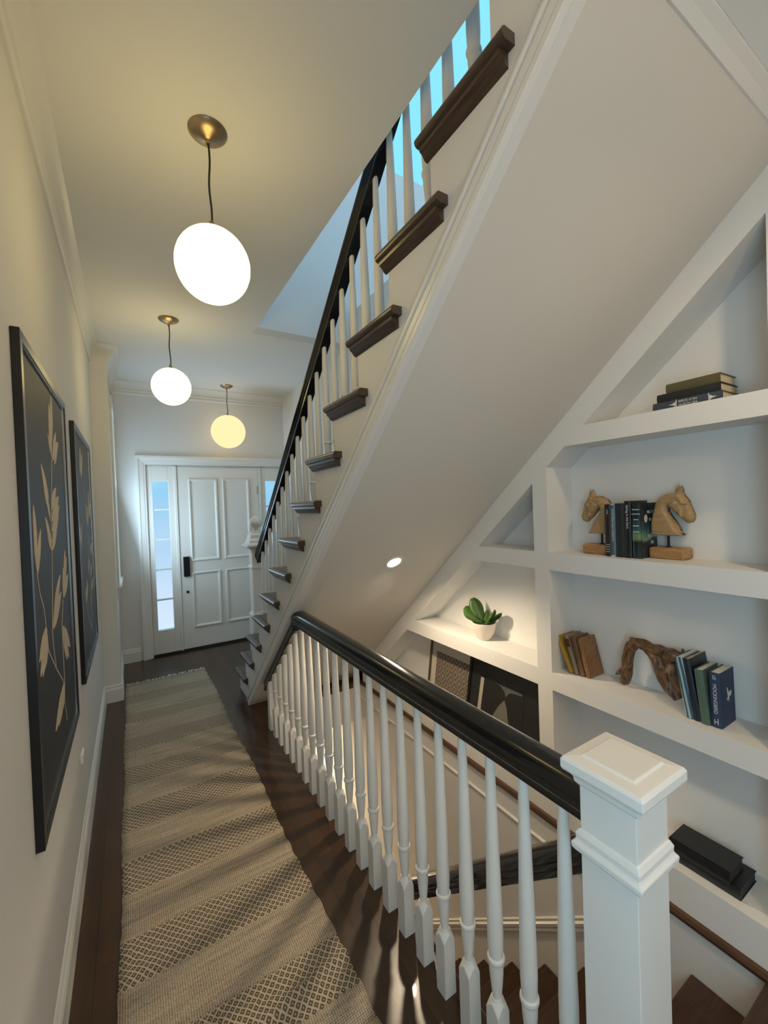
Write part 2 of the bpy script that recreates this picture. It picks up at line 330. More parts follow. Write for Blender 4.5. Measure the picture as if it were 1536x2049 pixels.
# flared top (cove return of the crown)
pr = [(0.0, 2.84), (0.006, 2.86), (0.012, 2.90), (0.03, 2.945), (0.062, 2.985), (0.095, 3.0), (0.10, CZ)]
pl.rings([[(XL-0.05, 4.245-a, z), (-0.122+a, 4.245-a, z), (-0.122+a, 4.45+a*0.3, z), (XL-0.05, 4.45+a*0.3, z)] for a, z in pr])
struct(pl.build('trim_4', 'trim', smooth=True))
# crown mouldings: profile (out, z)
CP = [(0, 2.885), (0.012, 2.885), (0.02, 2.893), (0.02, 2.902), (0.012, 2.908), (0.014, 2.918), (0.024, 2.922), (0.026, 2.932), (0.018, 2.938), (0.022, 2.965), (0.038, 2.992), (0.058, 3.005), (0.066, 3.008), (0.068, CZ), (0, CZ)]
struct(MB().rings([[(XL+a, y, z) for a, z in CP] for y in (-3, 4.25)]).build('trim_5', 'trim', smooth=True))
struct(MB().rings([[(x, 5.25-a, z) for a, z in CP] for x in (-0.13, XR)]).build('trim_6', 'trim', smooth=True))
struct(MB().rings([[(-0.13+a, y, z) for a, z in CP] for y in (4.45, 5.25)]).build('trim_7', 'trim', smooth=True))
# baseboards
BP = [(0, 0), (0.017, 0), (0.017, 0.105), (0.012, 0.118), (0.008, 0.122), (0.010, 0.132), (0.004, 0.142), (0, 0.145)]
struct(MB().rings([[(XL+a, y, z) for a, z in BP] for y in (-3, 4.245)]).build('baseboard_left', 'trim'))
struct(MB().rings([[(-0.13+a, y, z) for a, z in BP] for y in (4.45, 5.25)]).build('baseboard_entry', 'trim'))
struct(MB().rings([[(x, 5.25-a, z) for a, z in BP] for x in (-0.13, 0.047)]).build('baseboard_back', 'trim'))
struct(MB().rings([[(x, 4.245-a, z) for a, z in BP] for x in (XL, -0.112)]).rings([[(-0.122+a, y, z) for a, z in BP] for y in (4.235, 4.45)]).build('baseboard_pilaster', 'trim'))
# entry window on the left wall (seen edge on): casing, stool, apron, shade
wn = struct(MB().box(-0.13, -0.105, 4.50, 4.58, 0.95, 2.62).box(-0.13, -0.105, 5.08, 5.16, 0.95, 2.62).box(-0.13, -0.10, 4.48, 5.18, 2.58, 2.68)
     .box(-0.13, -0.085, 4.46, 5.20, 0.925, 0.95).prism([(-0.13, 0.83), (-0.112, 0.84), (-0.10, 0.925), (-0.13, 0.925)], 'y', 4.50, 5.16).build('window_1', 'trim', bevel=0.003))
MB().box(-0.129, -0.122, 4.58, 5.08, 0.95, 2.58).build('window_shade', emit('shade_daylit', (0.55, 0.8, 1.0), 0.9), wn)

# ------------------------------------------------------------------ front door and sidelights
dw = struct(MB().box(0.472, 1.385, YB, YB+0.045, 0.025, 2.12).build('door_1', 'trim', bevel=0.002))
def ring_mould(mb, x0, x1, z0, z1, y, prof):
    rs = []
    for a, d in prof: rs.append([(x0+a, y-d, z0+a), (x1-a, y-d, z0+a), (x1-a, y-d, z1-a), (x0+a, y-d, z1-a)])
    mb.rings(rs, cap=False)
for (x0, x1, z0, z1) in ((0.587, 0.897, 1.028, 1.981), (0.958, 1.268, 1.028, 1.981), (0.587, 0.897, 0.258, 0.897), (0.958, 1.268, 0.258, 0.897)):
    mb = MB(); ring_mould(mb, x0, x1, z0, z1, YB, [(0, 0), (0.0, 0.012), (0.008, 0.016), (0.018, 0.013), (0.024, 0.005), (0.030, 0.001), (0.034, 0.0)])
    mb.build('panel_moulding', 'trim', dw)
MB().box(0.500, 0.566, YB-0.035, YB, 0.86, 1.088).build('lock_plate', 'hardware', dw, bevel=0.006)
k_ = MB().lathe([(0.0, 0), (0.015, 0), (0.015, 0.012), (0.0, 0.012)]).build('keyhole', 'hardware', dw)
k_.rotation_euler = (PI/2, 0, 0); k_.location = (0.534, YB, 0.68)
MB().box(1.365, 1.39, YB-0.008, YB, 1.79, 1.89).build('hinge', 'hinge', dw, bevel=0.002)
# unit frame: jambs, mullions, sidelight panels
fr = MB()
fr.box(DX0, DX1, YB, YB+0.06, 2.123, DZ+0.02)
for sx_ in (1, -1):
    cx = 0.9285
    X = (lambda x: x) if sx_ == 1 else (lambda x: 2*cx-x)
    def bx(x0, x1, z0, z1, y0, y1): a, b = sorted((X(x0), X(x1))); fr.box(a, b, y0, y1, z0, z1)
    bx(DX0, 0.222, 0.02, 2.123, YB, YB+0.06); bx(0.382, 0.469, 0.02, 2.123, YB, YB+0.06)
    bx(0.222, 0.382, 0.02, 0.284, YB, YB+0.06); bx(0.222, 0.382, 1.957, 2.123, YB, YB+0.06)
    for z in (0.624, 0.962, 1.300, 1.636): bx(0.222, 0.382, z-0.009, z+0.009, YB+0.01, YB+0.05)
    bx(0.440, 0.469, 0.02, 2.123, YB-0.012, YB)
struct(fr.build('trim_8', 'trim', bevel=0.003))
for i, (a, b) in enumerate(((0.222, 0.382), (1.475, 1.635))):
    struct(MB().box(a, b, YB+0.025, YB+0.030, 0.284, 1.957).build('window_%d' % (2 if i == 0 else 4), 'glass'))
struct(MB().box(DX0, DX1, YB-0.01, YB+0.06, 0.0, 0.024).build('trim_9', 'shadow'))
# casing around the unit
cs = MB()
def casing(mb, a, d):   # offset a outwards from the opening, depth d
    x0, x1, z1 = DX0-a, DX1+a, DZ+a
    return [(x0, 5.25-d, 0), (x0, 5.25-d, z1), (x1, 5.25-d, z1), (x1, 5.25-d, 0)]
pf = [(0, -0.02), (0, 0.006), (0.012, 0.010), (0.02, 0.010), (0.022, 0.016), (0.045, 0.022), (0.062, 0.026), (0.066, 0.032), (0.072, 0.036), (0.096, 0.036), (0.10, 0.03), (0.10, 0.0)]
cs.rings([casing(cs, a, d) for a, d in pf], cap=False, closed=False)
cs.box(DX0-0.006, DX0, 5.25, YB, 0, DZ).box(DX1, DX1+0.006, 5.25, YB, 0, DZ).box(DX0, DX1, 5.25, YB, DZ, DZ+0.006)
struct(cs.build('trim_10', 'trim'))

# ------------------------------------------------------------------ pendants
def pendant(x, y, zc, r, label, glass='lampglass'):
    t = thing('pendant_lamp', (x, y, CZ), label, 'pendant lamp', 'globe pendants along the hall ceiling')
    MB().lathe([(0.0, CZ), (0.068, CZ), (0.069, CZ-0.004), (0.062, CZ-0.012), (0.045, CZ-0.022), (0.02, CZ-0.030), (0.010, CZ-0.034), (0.008, CZ-0.048), (0.0, CZ-0.048)], (x, y, 0), 32).build('canopy', 'brass', t, smooth=True)
    zt = zc+r
    n = 10; MB().tube([(x+0.003*math.sin(i*0.9), y, CZ-0.045-(CZ-0.045-zt-0.02)*i/n) for i in range(n+1)], 0.0038, 8).build('cord', 'cord', t, smooth=True)
    MB().lathe([(0.0, zt-0.004), (0.02, zt-0.004), (0.018, zt+0.006), (0.010, zt+0.012), (0.008, zt+0.03), (0.0, zt+0.03)], (x, y, 0), 20).build('holder', 'brass', t, smooth=True)
    m = 24; MB().lathe([(max(1e-4, r*math.sin(PI*i/m)), zc-r*math.cos(PI*i/m)) for i in range(m+1)], (x, y, 0), 40).build('globe_shade', glass, t, smooth='all')
    return t
pendant(0.304, 1.664, 2.521, 0.133, 'opal globe pendant nearest the camera, on a dark cord from a brass canopy')
pendant(0.298, 3.425, 2.526, 0.133, 'opal globe pendant, middle of the three, hanging beyond the near one')
M['lampglass_dim'] = emit('opal_glass_lit_dim', (1.0, 0.74, 0.38), 1.05)
pendant(0.994, 4.965, 2.498, 0.186, 'opal globe pendant in front of the entry door, farthest and dimmest of the three', 'lampglass_dim')
def plight(loc, w, r, col=WARM):
    l = bpy.data.lights.new('bulb', 'POINT'); l.energy = w; l.color = col; l.shadow_soft_size = r
    o = bpy.data.objects.new('bulb', l); COL.objects.link(o); o.location = loc; return o

# ------------------------------------------------------------------ upper staircase
st = thing('staircase', (0.79, 3.9, 0), 'white staircase with dark wooden treads rising from the entry over the stairwell', 'staircase')
K = 14
poly = [(3.885, 0.0)]
for k in range(1, K+1):
    y = tipy(k)-0.02
    poly.append((y, tz(k)-0.026))
    if k < K: poly.append((tipy(k+1)-0.02, tz(k)-0.026))
poly += [(0.50, tz(K)-0.026), (0.50, CZ), (0.40, CZ), (0.41, sof(0.41)), (3.485, 0.0)]
MB().prism(poly, 'x', XS, XS+0.03).build('stringer', 'wall', st)
for k in range(1, K+1):
    z0 = 0 if k == 1 else tz(k-1)-0.026
    MB().box(XS+0.03, XR, tipy(k)-0.04, tipy(k)-0.02, z0, tz(k)-0.026).build('riser', 'trim', st)
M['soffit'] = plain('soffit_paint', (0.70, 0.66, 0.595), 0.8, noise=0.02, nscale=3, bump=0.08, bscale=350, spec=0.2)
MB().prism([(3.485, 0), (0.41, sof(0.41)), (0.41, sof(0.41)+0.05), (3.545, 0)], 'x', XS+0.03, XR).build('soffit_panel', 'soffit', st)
# pitch moulding under the stringer
def pitch(mb, u0, u1, d, y0=3.487, y1=0.40):   # u: vertical offset above the soffit line
    a = [(y0-u0/SL, 0.0), (y1, sof(y1)+u0+0.0), (y1, sof(y1)+u1), (y0-u1/SL, 0.0)]
    a = [(y, max(0, sof(y)+u)) for y, u in ((3.485+u0/SL, u0), (y1, u0), (y1, u1), (3.485+u1/SL, u1))]
    mb.prism(a, 'x', XS-d, XS)
pm = MB(); pitch(pm, -0.004, 0.024, 0.022); pitch(pm, 0.024, 0.036, 0.010); pitch(pm, 0.036, 0.070, 0.016); pitch(pm, 0.070, 0.082, 0.008); pitch(pm, 0.082, 0.100, 0.018)
pm.build('pitch_moulding', 'trim', st, bevel=0.003)
# treads with return nosing and cove
def tread_mb(k):
    y, z = tipy(k), tz(k); T = 0.028
    mb = MB()
    def nose(pts): pass
    # rounded nosing profile along the front, extruded in x
    pr_ = [(y-RUN-0.02, z), (y-0.010, z), (y-0.003, z-0.005), (y, z-0.014), (y-0.003, z-0.023), (y-0.010, z-T), (y-RUN-0.02, z-T)]
    mb.prism(pr_, 'x', XS, XR)
    if k == K: return mb
    # return nosing on the hall side
    x = 0.747
    pr2 = [(XS+0.002, z), (x+0.010, z), (x+0.003, z-0.005), (x, z-0.014), (x+0.003, z-0.023), (x+0.010, z-T), (XS+0.002, z-T)]
    mb.prism(pr2, 'y', y-0.335, y-0.0005)
    # cove under the overhang
    c = [(0.0, 0.0), (0.030, 0.0), (0.028, -0.010), (0.018, -0.018), (0.010, -0.030), (0.0, -0.034)]
    mb.prism([(XS-a, z-T+b) for a, b in c], 'y', y-0.315, y-0.006)
    mb.prism([(y-0.034+a, z-T+b) for a, b in c], 'x', XS, XR)
    return mb
for k in range(1, K+1): tread_mb(k).build('tread', 'tread', st, smooth=True)
# stair balusters
def guard_baluster(h):
    mb = MB()
    q = 0.022
    mb.square([(q, 0.0), (q, 0.178)])
    # lamb's tongue: square shoulders falling to the round neck
    n = 16
    def ringf(t, z_mid, z_cor, r):
        pts = []
        for i in range(n):
            a = 2*PI*i/n + PI/4
            c_, s_ = math.cos(a), math.sin(a); sq = q/max(abs(c_), abs(s_)); rad = sq*(1-t)+r*t
            cor = (min(abs(c_), abs(s_))/max(abs(c_), abs(s_)))
            pts.append((rad*c_, rad*s_, z_mid+(z_cor-z_mid)*cor))
        return pts
    mb.rings([ringf(0.0, 0.200, 0.178, q), ringf(0.35, 0.203, 0.190, 0.018), ringf(1.0, 0.205, 0.203, 0.0165), ringf(1.0, 0.212, 0.212, 0.015)])
    mb.rings([ringf(0.0, 0.178, 0.178, q), ringf(0.0, 0.200, 0.178, q)], cap=False)
    mb.lathe([(0.0165, 0.206), (0.0135, 0.212), (0.0135, 0.222), (0.0165, 0.25), (0.0195, 0.285), (0.0205, 0.308), (0.0205, 0.314), (0.024, 0.317), (0.025, 0.322), (0.024, 0.328), (0.0195, 0.331), (0.0205, 0.345), (0.0222, 0.38), (0.0220, 0.44), (0.0195, 0.58), (0.0155, 0.76), (0.0120, h)], n=18)
    return mb
SBX = 0.970
railz = lambda y: 1.222+SL*(3.632-y)       # underside of the stair rail
hb = None
protos = []
for j in (0, 1):
    y = tipy(5)-0.03-j*RUN/2; h = railz(y)-tz(5)+0.012
    protos.append(guard_baluster(h).build('baluster', 'balu', st, smooth=True, loc=(SBX, y, tz(5))))
for k in range(2, K+1):
    for j in (0, 1):
        if k == 5: continue
        y = tipy(k)-0.03-j*RUN/2
        o = protos[j].copy(); COL.objects.link(o); o.location = (SBX, y, tz(k)); o.scale.z = (railz(y)-tz(k)+0.012)/(railz(tipy(5)-0.03-j*RUN/2)-tz(5)+0.012)
# stair handrail (slanted loft)
RP = [(-0.026, 0.0), (0.026, 0.0), (0.026, 0.016), (0.031, 0.022), (0.033, 0.034), (0.041, 0.044), (0.041, 0.056), (0.034, 0.070), (0.018, 0.080), (0, 0.083), (-0.018, 0.080), (-0.034, 0.070), (-0.041, 0.056), (-0.041, 0.044), (-0.033, 0.034), (-0.031, 0.022), (-0.026, 0.016)]
def slant(y0, y1, zf, cx, k=1.32, prof=RP):
    return [[(cx+a, y, zf(y)+b*k) for a, b in prof] for y in (y0, y1)]
MB().rings(slant(3.79, 0.55, railz, SBX, 1.32)).build('handrail', 'black', st, smooth=True)
# starting newel with ball
nx, ny, nz0 = 0.962, 3.80, tz(1)
nwl = MB().square([(0.072, nz0), (0.072, 0.66), (0.064, 0.672), (0.057, 0.69), (0.057, 1.07), (0.064, 1.074), (0.066, 1.085), (0.060, 1.10), (0.056, 1.105), (0.056, 1.215), (0.062, 1.225), (0.064, 1.24), (0.082, 1.262), (0.105, 1.275), (0.105, 1.292), (0.080, 1.305), (0.078, 1.325), (0.066, 1.345), (0.062, 1.375), (0.048, 1.392), (0.0, 1.392)], (nx, ny, 0)).build('newel_post', 'trim', st, bevel=0.003)
MB().lathe([(0.0, 1.388), (0.046, 1.388), (0.048, 1.40), (0.03, 1.408), (0.022, 1.418)] + [(0.058*math.sin(PI*t/14), 1.482-0.058*math.cos(PI*t/14)) for t in range(2, 7)] + [(0.060, 1.478), (0.060, 1.488)] + [(0.058*math.sin(PI*t/14), 1.482-0.058*math.cos(PI*t/14)) for t in range(8, 14)] + [(0.0, 1.54)], (nx, ny, 0), 28).build('ball_finial', 'trim', nwl, smooth=True)
bpy.data.objects['ball_finial'].matrix_parent_inverse = (nwl.matrix_parent_inverse).inverted() if False else parent_inv(nwl)

# ------------------------------------------------------------------ guard balustrade along the stairwell
GX = 0.826
gb = thing('balustrade', (GX, 1.7, 0), 'white turned balusters under a glossy black handrail along the hall edge', 'balustrade')
g0 = guard_baluster(0.915).build('baluster', 'balu', gb, smooth=True, loc=(GX, 0.606, 0))
yb = [0.606+0.1145*j for j in range(1, 16)]
for y in yb:
    clone(g0, (0, y-0.606, 0))
for y in [0.606+0.1145*j for j in range(16, 21)]:
    h = sof(y)-0.050
    guard_baluster(max(0.45, h)).build('baluster', 'balu', gb, smooth=True, loc=(GX, y, 0))
MB().prism([(2.985, 0), (3.035, 0), (3.035, sof(3.035)-0.055), (2.985, sof(2.985)-0.055)], 'x', 0.802, 0.85).build('half_newel', 'trim', gb, bevel=0.003)
# rail profile
GP = [(-0.024, 0.0), (0.024, 0.0), (0.026, 0.010), (0.024, 0.018), (0.031, 0.024), (0.034, 0.034), (0.032, 0.040), (0.042, 0.048), (0.044, 0.060), (0.040, 0.074), (0.028, 0.086), (0.012, 0.091), (-0.012, 0.091), (-0.028, 0.086), (-0.040, 0.074), (-0.044, 0.060), (-0.042, 0.048), (-0.032, 0.040), (-0.034, 0.034), (-0.031, 0.024), (-0.024, 0.018), (-0.026, 0.010)]
r_a = [(GX+a, 0.515, 0.905+b) for a, b in GP]
r_b = [(GX+a, 3.485-(0.905+b)/SL+0.0, 0.905+b) for a, b in GP]
MB().rings([r_a, r_b]).build('handrail', 'black', gb, smooth=True)
# raked return of the rail under the stringer
rk = [(2.44, 0), (3.10, 0)]
MB().prism([(2.40, sof(2.40)-0.002), (3.12, sof(3.12)-0.002), (3.12, sof(3.12)-0.075), (2.40, sof(2.40)-0.075)], 'x', 0.800, 0.852).build('raked_rail', 'black', gb, bevel=0.006)
# newel at the near end
px, py = GX, 0.4675
nw = MB().square([(0.0565, 0.0), (0.0565, 1.042)], (px, py, 0)).build('newel_post', 'trim', gb, bevel=0.0015)
MB().square([(0.058, 1.008), (0.064, 1.016), (0.066, 1.026), (0.074, 1.036), (0.080, 1.038), (0.0825, 1.044), (0.0825, 1.060), (0.078, 1.067), (0.054, 1.070), (0.052, 1.074), (0.0, 1.074)], (px, py, 0)).build('newel_cap', 'trim', nw, bevel=0.002)
MB().square([(0.0566, 0.868), (0.064, 0.870), (0.070, 0.878), (0.071, 0.888), (0.066, 0.893), (0.064, 0.897), (0.0645, 0.908), (0.060, 0.917), (0.0566, 0.919)], (px, py, 0)).build('newel_collar', 'trim', nw, bevel=0.002)

# ------------------------------------------------------------------ lower staircase
LR, LU = 0.196, 0.2225
ls = thing('staircase', (1.3, 0.5, 0), 'dark wooden staircase descending from the newel into the basement beside the wall', 'staircase')
for k in range(0, 14):
    y = 0.515+LU*k; z = -LR*k
    MB().box(FX, XR, y-LU-0.03 if k else 0.47, y, z-0.03, z).build('tread', 'lowtread', ls, bevel=0.008)
    MB().box(FX, XR, y-0.04, y-0.022, z-LR, z-0.03).build('riser', 'lowtread', ls)
# dark handrail down the lower flight
lz = lambda y: 0.655-0.895*(y-0.66)
MB().rings([[(0.95+a*0.8, y, lz(y)-0.02+b*1.05) for a, b in GP] for y in (0.50, 2.9)]).build('handrail', 'black', ls, smooth=True)
MB().tube([(0.95, 0.95, lz(0.95)), (0.93, 0.95, lz(0.95)-0.05), (FX, 0.95, lz(0.95)-0.06)], 0.006, 8)
# wall mouldings of the stairwell's right wall
wm = MB(); prof = [(0, -0.022), (0.010, -0.018), (0.004, -0.010), (0.014, -0.004), (0.016, 0.006), (0.006, 0.012), (0.010, 0.020), (0, 0.024)]
wm.rings([[(XR-a*0.7, y, -0.140+b*0.35) for a, b in prof] for y in (0.93, 3.37)])
pz = lambda y: -0.405-0.858*(y-1.196)
wm.rings([[(XR-a, y, pz(y)+b*1.7) for a, b in prof] for y in (0.93, 3.6)])
struct(wm.build('trim_11', 'trim', smooth=True))

# ------------------------------------------------------------------ recessed downlight in the soffit
def soffit_light(x, y, label):
    z = sof(y); ang = math.atan(SL)
    t = thing('recessed_downlight', (x, y, z), label, 'downlight', None, (0, 0, 0))
    rot = Matrix.Rotation(-ang, 4, 'X')
    a = MB().lathe([(0.040, 0.0), (0.058, 0.0), (0.058, -0.004), (0.052, -0.006), (0.042, -0.003)], n=32).build('trim_ring', 'trim', smooth=True)
    b = MB().lathe([(0.0, -0.002), (0.042, -0.002), (0.042, -0.0035), (0.0, -0.0035)], n=32).build('lens', 'lampdisc')
    for o in (a, b): local(o, t); o.matrix_basis = rot
    l = bpy.data.lights.new('downlight_beam', 'SPOT'); l.energy = SPOT_W; l.color = (1.0, 0.80, 0.55); l.spot_size = math.radians(150); l.spot_blend = 0.6; l.shadow_soft_size = 0.03
    o = bpy.data.objects.new('downlight_beam', l); COL.objects.link(o); n = Vector((0, -math.sin(ang), -math.cos(ang)))
    o.location = Vector((x, y, z)) + n*0.03; o.rotation_euler = Vector((0.0, -0.25, -1)).to_track_quat('-Z', 'Y').to_euler()
    return t
soffit_light(1.294, 2.026, 'bright round recessed downlight in the sloping soffit under the stairs')
l2 = bpy.data.lights.new('downlight_beam_rear', 'SPOT'); l2.energy = 17.0; l2.color = (1.0, 0.74, 0.46); l2.spot_size = math.radians(160); l2.spot_blend = 0.6; l2.shadow_soft_size = 0.04
o2 = bpy.data.objects.new('downlight_beam_rear', l2); COL.objects.link(o2); o2.location = (1.25, 0.02, 2.64)   # second recessed lamp of the dropped ceiling, above the frame
struct(MB().rings([[(x, 0.409+a, sof(0.409)-0.002+b) for a, b in ((-0.02, 0.0), (-0.02, -0.006), (0.0, -0.012), (0.02, -0.022), (0.03, -0.02), (0.012, 0.0))] for x in (XS+0.03, XR)]).build('trim_12', 'trim'))
struct(MB().lathe([(0.0, 2.669), (0.058, 2.669), (0.058, 2.664), (0.0, 2.664)], (1.25, 0.02, 0), 24).build('ceiling_lamp_trim', 'trim'))

# ------------------------------------------------------------------ built-in shelves
XBK = XR+0.195
bc = thing('built_in_bookcase', (XR+0.1, 1.7, 0.02), 'white built-in bookcase following the slope of the stairs along the right wall', 'bookcase')
yr = lambda z: 3.485-(z+0.135)/SL
Y0 = 0.482
def shelf_part(name, z0, z1, ya=Y0):
    MB().prism([(ya, z0), (yr(z0)+0.0, z0), (yr(z1), z1), (ya, z1)], 'x', XR, XBK).build(name, 'shelf', bc)
shelf_part('shelf', 1.842, 1.924); shelf_part('shelf', 1.254, 1.340); shelf_part('shelf', 0.665, 0.752); shelf_part('base_plinth', 0.0, 0.166)
MB().prism([(3.485-0.0, 0.0), (-0.6, sof(-0.6)), (-0.6, sof(-0.6)-0.135), (yr(0), 0.0)], 'x', XR, XBK).build('raked_frame', 'shelf', bc)
for z0, z1 in ((0.166, 0.665), (0.752, 1.254)):
    MB().box(XR, XBK, 1.309, 1.393, z0, z1).build('divider', 'shelf', bc)
MB().prism([(1.309, 1.340), (1.393, 1.340), (1.393, sof(1.393)-0.135), (1.309, sof(1.309)-0.135)], 'x', XR, XBK).build('divider', 'shelf', bc)
MB().prism([(0.395, 0), (Y0, 0), (Y0, sof(Y0)-0.135), (0.395, sof(0.395)-0.135)], 'x', XR, XBK).build('divider', 'shelf', bc)
MB().prism([(0.395, 0), (3.485, 0), (0.395, sof(0.395))], 'x', XBK, XBK+0.02).build('back_panel', 'shelf', bc)

# ------------------------------------------------------------------ books
def cover_mat(name, col, rough=0.6, metal=0):
    return plain(name, col, rough, metal, noise=0.18, nscale=60, bump=0.25, bscale=500)
def book(label, t, d, h, col, origin, lean=0.0, flat=False, yaw=0.0, paper='paper', group=None, cat='book', spine=None, rough=0.6, cover=None):
    """local frame: x depth (spine at 0, towards the wall), y thickness (0..t), z height"""
    if flat: rot = Matrix.Rotation(yaw, 4, 'Z') @ Matrix(((1, 0, 0, 0), (0, 0, 1, 0), (0, -1, 0, t), (0, 0, 0, 1)))
    else: rot = Matrix.Rotation(-lean, 4, 'X'); origin = (origin[0], origin[1], origin[2]+t*math.sin(lean))
    T = thing('book', origin, label, cat, group)
    T.matrix_basis = Matrix.Translation(origin) @ rot
    c = 0.003
    cm = MB().box(0, d, 0, c, 0, h).box(0, d, t-c, t, 0, h)
    n = 6   # rounded spine
    sp_ = [(c, 0.0)] + [(-0.004*math.sin(PI*i/n), t*i/n) for i in range(n+1)] + [(c, t)]
    cm.prism(sp_, 'z', 0, h)
    m_ = cover or cover_mat('cover', col, rough)
    local(cm.build('cover', m_, smooth=True), T)
    local(MB().box(c, d-0.004, c, t-c, 0.003, h-0.003).build('pages', paper), T)
    if spine: spine(T, t, h)
    return T
SPN = lambda t, z, rot90=True: Matrix(((0, 0, -1, -0.0048), (0, 1, 0, t), (1, 0, 0, z), (0, 0, 0, 1)))
def spine_text(T, s_, size, tmid, z, mat='white_mark', down=True, sx=1.0):
    # text running down the spine, facing -x
    if down: R = Matrix(((0, 0, -1, -0.0046), (0, -1, 0, tmid), (-1, 0, 0, z), (0, 0, 0, 1)))
    else: R = Matrix(((0, 0, -1, -0.0046), (0, 1, 0, tmid), (1, 0, 0, z), (0, 0, 0, 1)))
    return text(s_, size, M[mat], T, R, sx=sx)
ZB = 1.340
G1 = 'books between the horse head bookends'
def sp_a(T, t, h):
    spine_text(T, 'UTION', 0.008, t/2, h*0.90, sx=0.8)
    local(MB().box(-0.0046, -0.003, 0.004, t-0.004, 0.02, 0.022).box(-0.0046, -0.003, 0.004, t-0.004, 0.03, 0.032).box(-0.0046, -0.003, 0.004, t-0.004, 0.04, 0.042).box(-0.0046, -0.003, 0.004, t-0.004, 0.05, 0.052).build('spine_bands', 'white_mark'), T)
def sp_b(T, t, h): spine_text(T, 'DYSTOPIA from WEALTH', 0.0125, t/2, h*0.90, sx=1.0); local(MB().box(-0.0046, -0.003, 0.004, t-0.004, h-0.006, h-0.001).build('spine_band', 'white_mark'), T); local(MB().box(-0.0046, -0.003, 0.002, t-0.002, 0.001, 0.007).build('spine_band', 'white_mark'), T)
def sp_d(T, t, h): spine_text(T, 'Sailing in the Dark', 0.0135, t/2, h*0.93)
def sp_e(T, t, h):
    for z, a in ((0.88, 0.014), (0.80, 0.016), (0.70, 0.010), (0.48, 0.010)):
        local(MB().box(-0.0048, -0.003, t/2-a, t/2+a, h*z, h*z+0.003).build('spine_lettering', 'white_mark'), T)
    local(MB().box(-0.0048, -0.003, 0.006, t-0.006, h*0.585, h*0.60).build('spine_lettering', 'white_mark'), T)
book('black book with thin white lines low on its spine, beside left horse head', 0.026, 0.125, 0.228, (0.012, 0.014, 0.016), (1.785, 1.030, ZB), spine=sp_a, group=G1, rough=0.35)
book('slim slate blue book with white spine lettering running down, between two black books', 0.020, 0.12, 0.231, (0.07, 0.13, 0.18), (1.785, 1.010, ZB), spine=sp_b, group=G1, paper='paper_white', rough=0.35)
book('plain dark green-black hardcover in the middle of the horse bookend row', 0.038, 0.125, 0.229, (0.014, 0.022, 0.026), (1.785, 0.972, ZB), group=G1, rough=0.35)
book('tall black book with white cursive title down its spine, beside the green covered book', 0.028, 0.13, 0.240, (0.010, 0.011, 0.016), (1.785, 0.943, ZB), spine=sp_d, group=G1, rough=0.25)
# cover art of the last book: teal sky over a dark headland
mm, tt, bb = node_mat('aurora_cover'); co = tt.nodes.new('ShaderNodeTexCoord'); sp3 = tt.nodes.new('ShaderNodeSeparateXYZ'); tt.links.new(co.outputs['Object'], sp3.inputs[0])
nn = tt.nodes.new('ShaderNodeTexNoise'); nn.inputs['Scale'].default_value = 14; tt.links.new(co.outputs['Object'], nn.inputs['Vector'])
ad = tt.nodes.new('ShaderNodeMath'); ad.operation = 'MULTIPLY_ADD'; ad.inputs[1].default_value = 0.07; tt.links.new(nn.outputs['Fac'], ad.inputs[0]); tt.links.new(sp3.outputs[2], ad.inputs[2])
rr = tt.nodes.new('ShaderNodeValToRGB'); rr.color_ramp.interpolation = 'LINEAR'; ee = rr.color_ramp.elements
ee[0].position = 0.0; ee[0].color = (0.02, 0.05, 0.07, 1); ee[1].position = 0.28; ee[1].color = (0.012, 0.02, 0.02, 1)
for p_, c_ in ((0.105, (0.01, 0.015, 0.015, 1)), (0.115, (0.16, 0.27, 0.14, 1)), (0.15, (0.03, 0.09, 0.10, 1)), (0.2, (0.01, 0.03, 0.045, 1))):
    q = ee.new(p_); q.color = c_
tt.links.new(ad.outputs[0], rr.inputs[0]); tt.links.new(rr.outputs[0], bb.inputs['Base Color']); bb.inputs['Roughness'].default_value = 0.25
bk5 = book('dark teal book with green glow over a dark shore, touching the right horse head', 0.034, 0.13, 0.230, (0, 0, 0), (1.788, 0.907, ZB), spine=sp_e, group=G1, cover=mm)
# cover faces -y: local y = 0 side
CV = lambda x, z: Matrix(((1, 0, 0, x), (0, 0, -1, -0.0006), (0, 1, 0, z), (0, 0, 0, 1)))
for s_, x, z in (('ALL THE', 0.05, 0.192), ('LIGHT', 0.066, 0.160), ('WE', 0.08, 0.128), ('CANNOT', 0.055, 0.092), ('SEE', 0.075, 0.064)):
    text(s_, 0.017, M['white_mark'], bk5, CV(x, z))
med_ = local(MB().lathe([(0.0, 0), (0.012, 0), (0.012, 0.001), (0.0, 0.001)], n=20).build('cover_medallion', plain('medallion', (0.6, 0.5, 0.35), 0.5, noise=0.1)), bk5)
med_.matrix_basis = Matrix(((1, 0, 0, 0.04), (0, 0, 1, -0.001), (0, -1.4, 0, 0.165), (0, 0, 0, 1)))

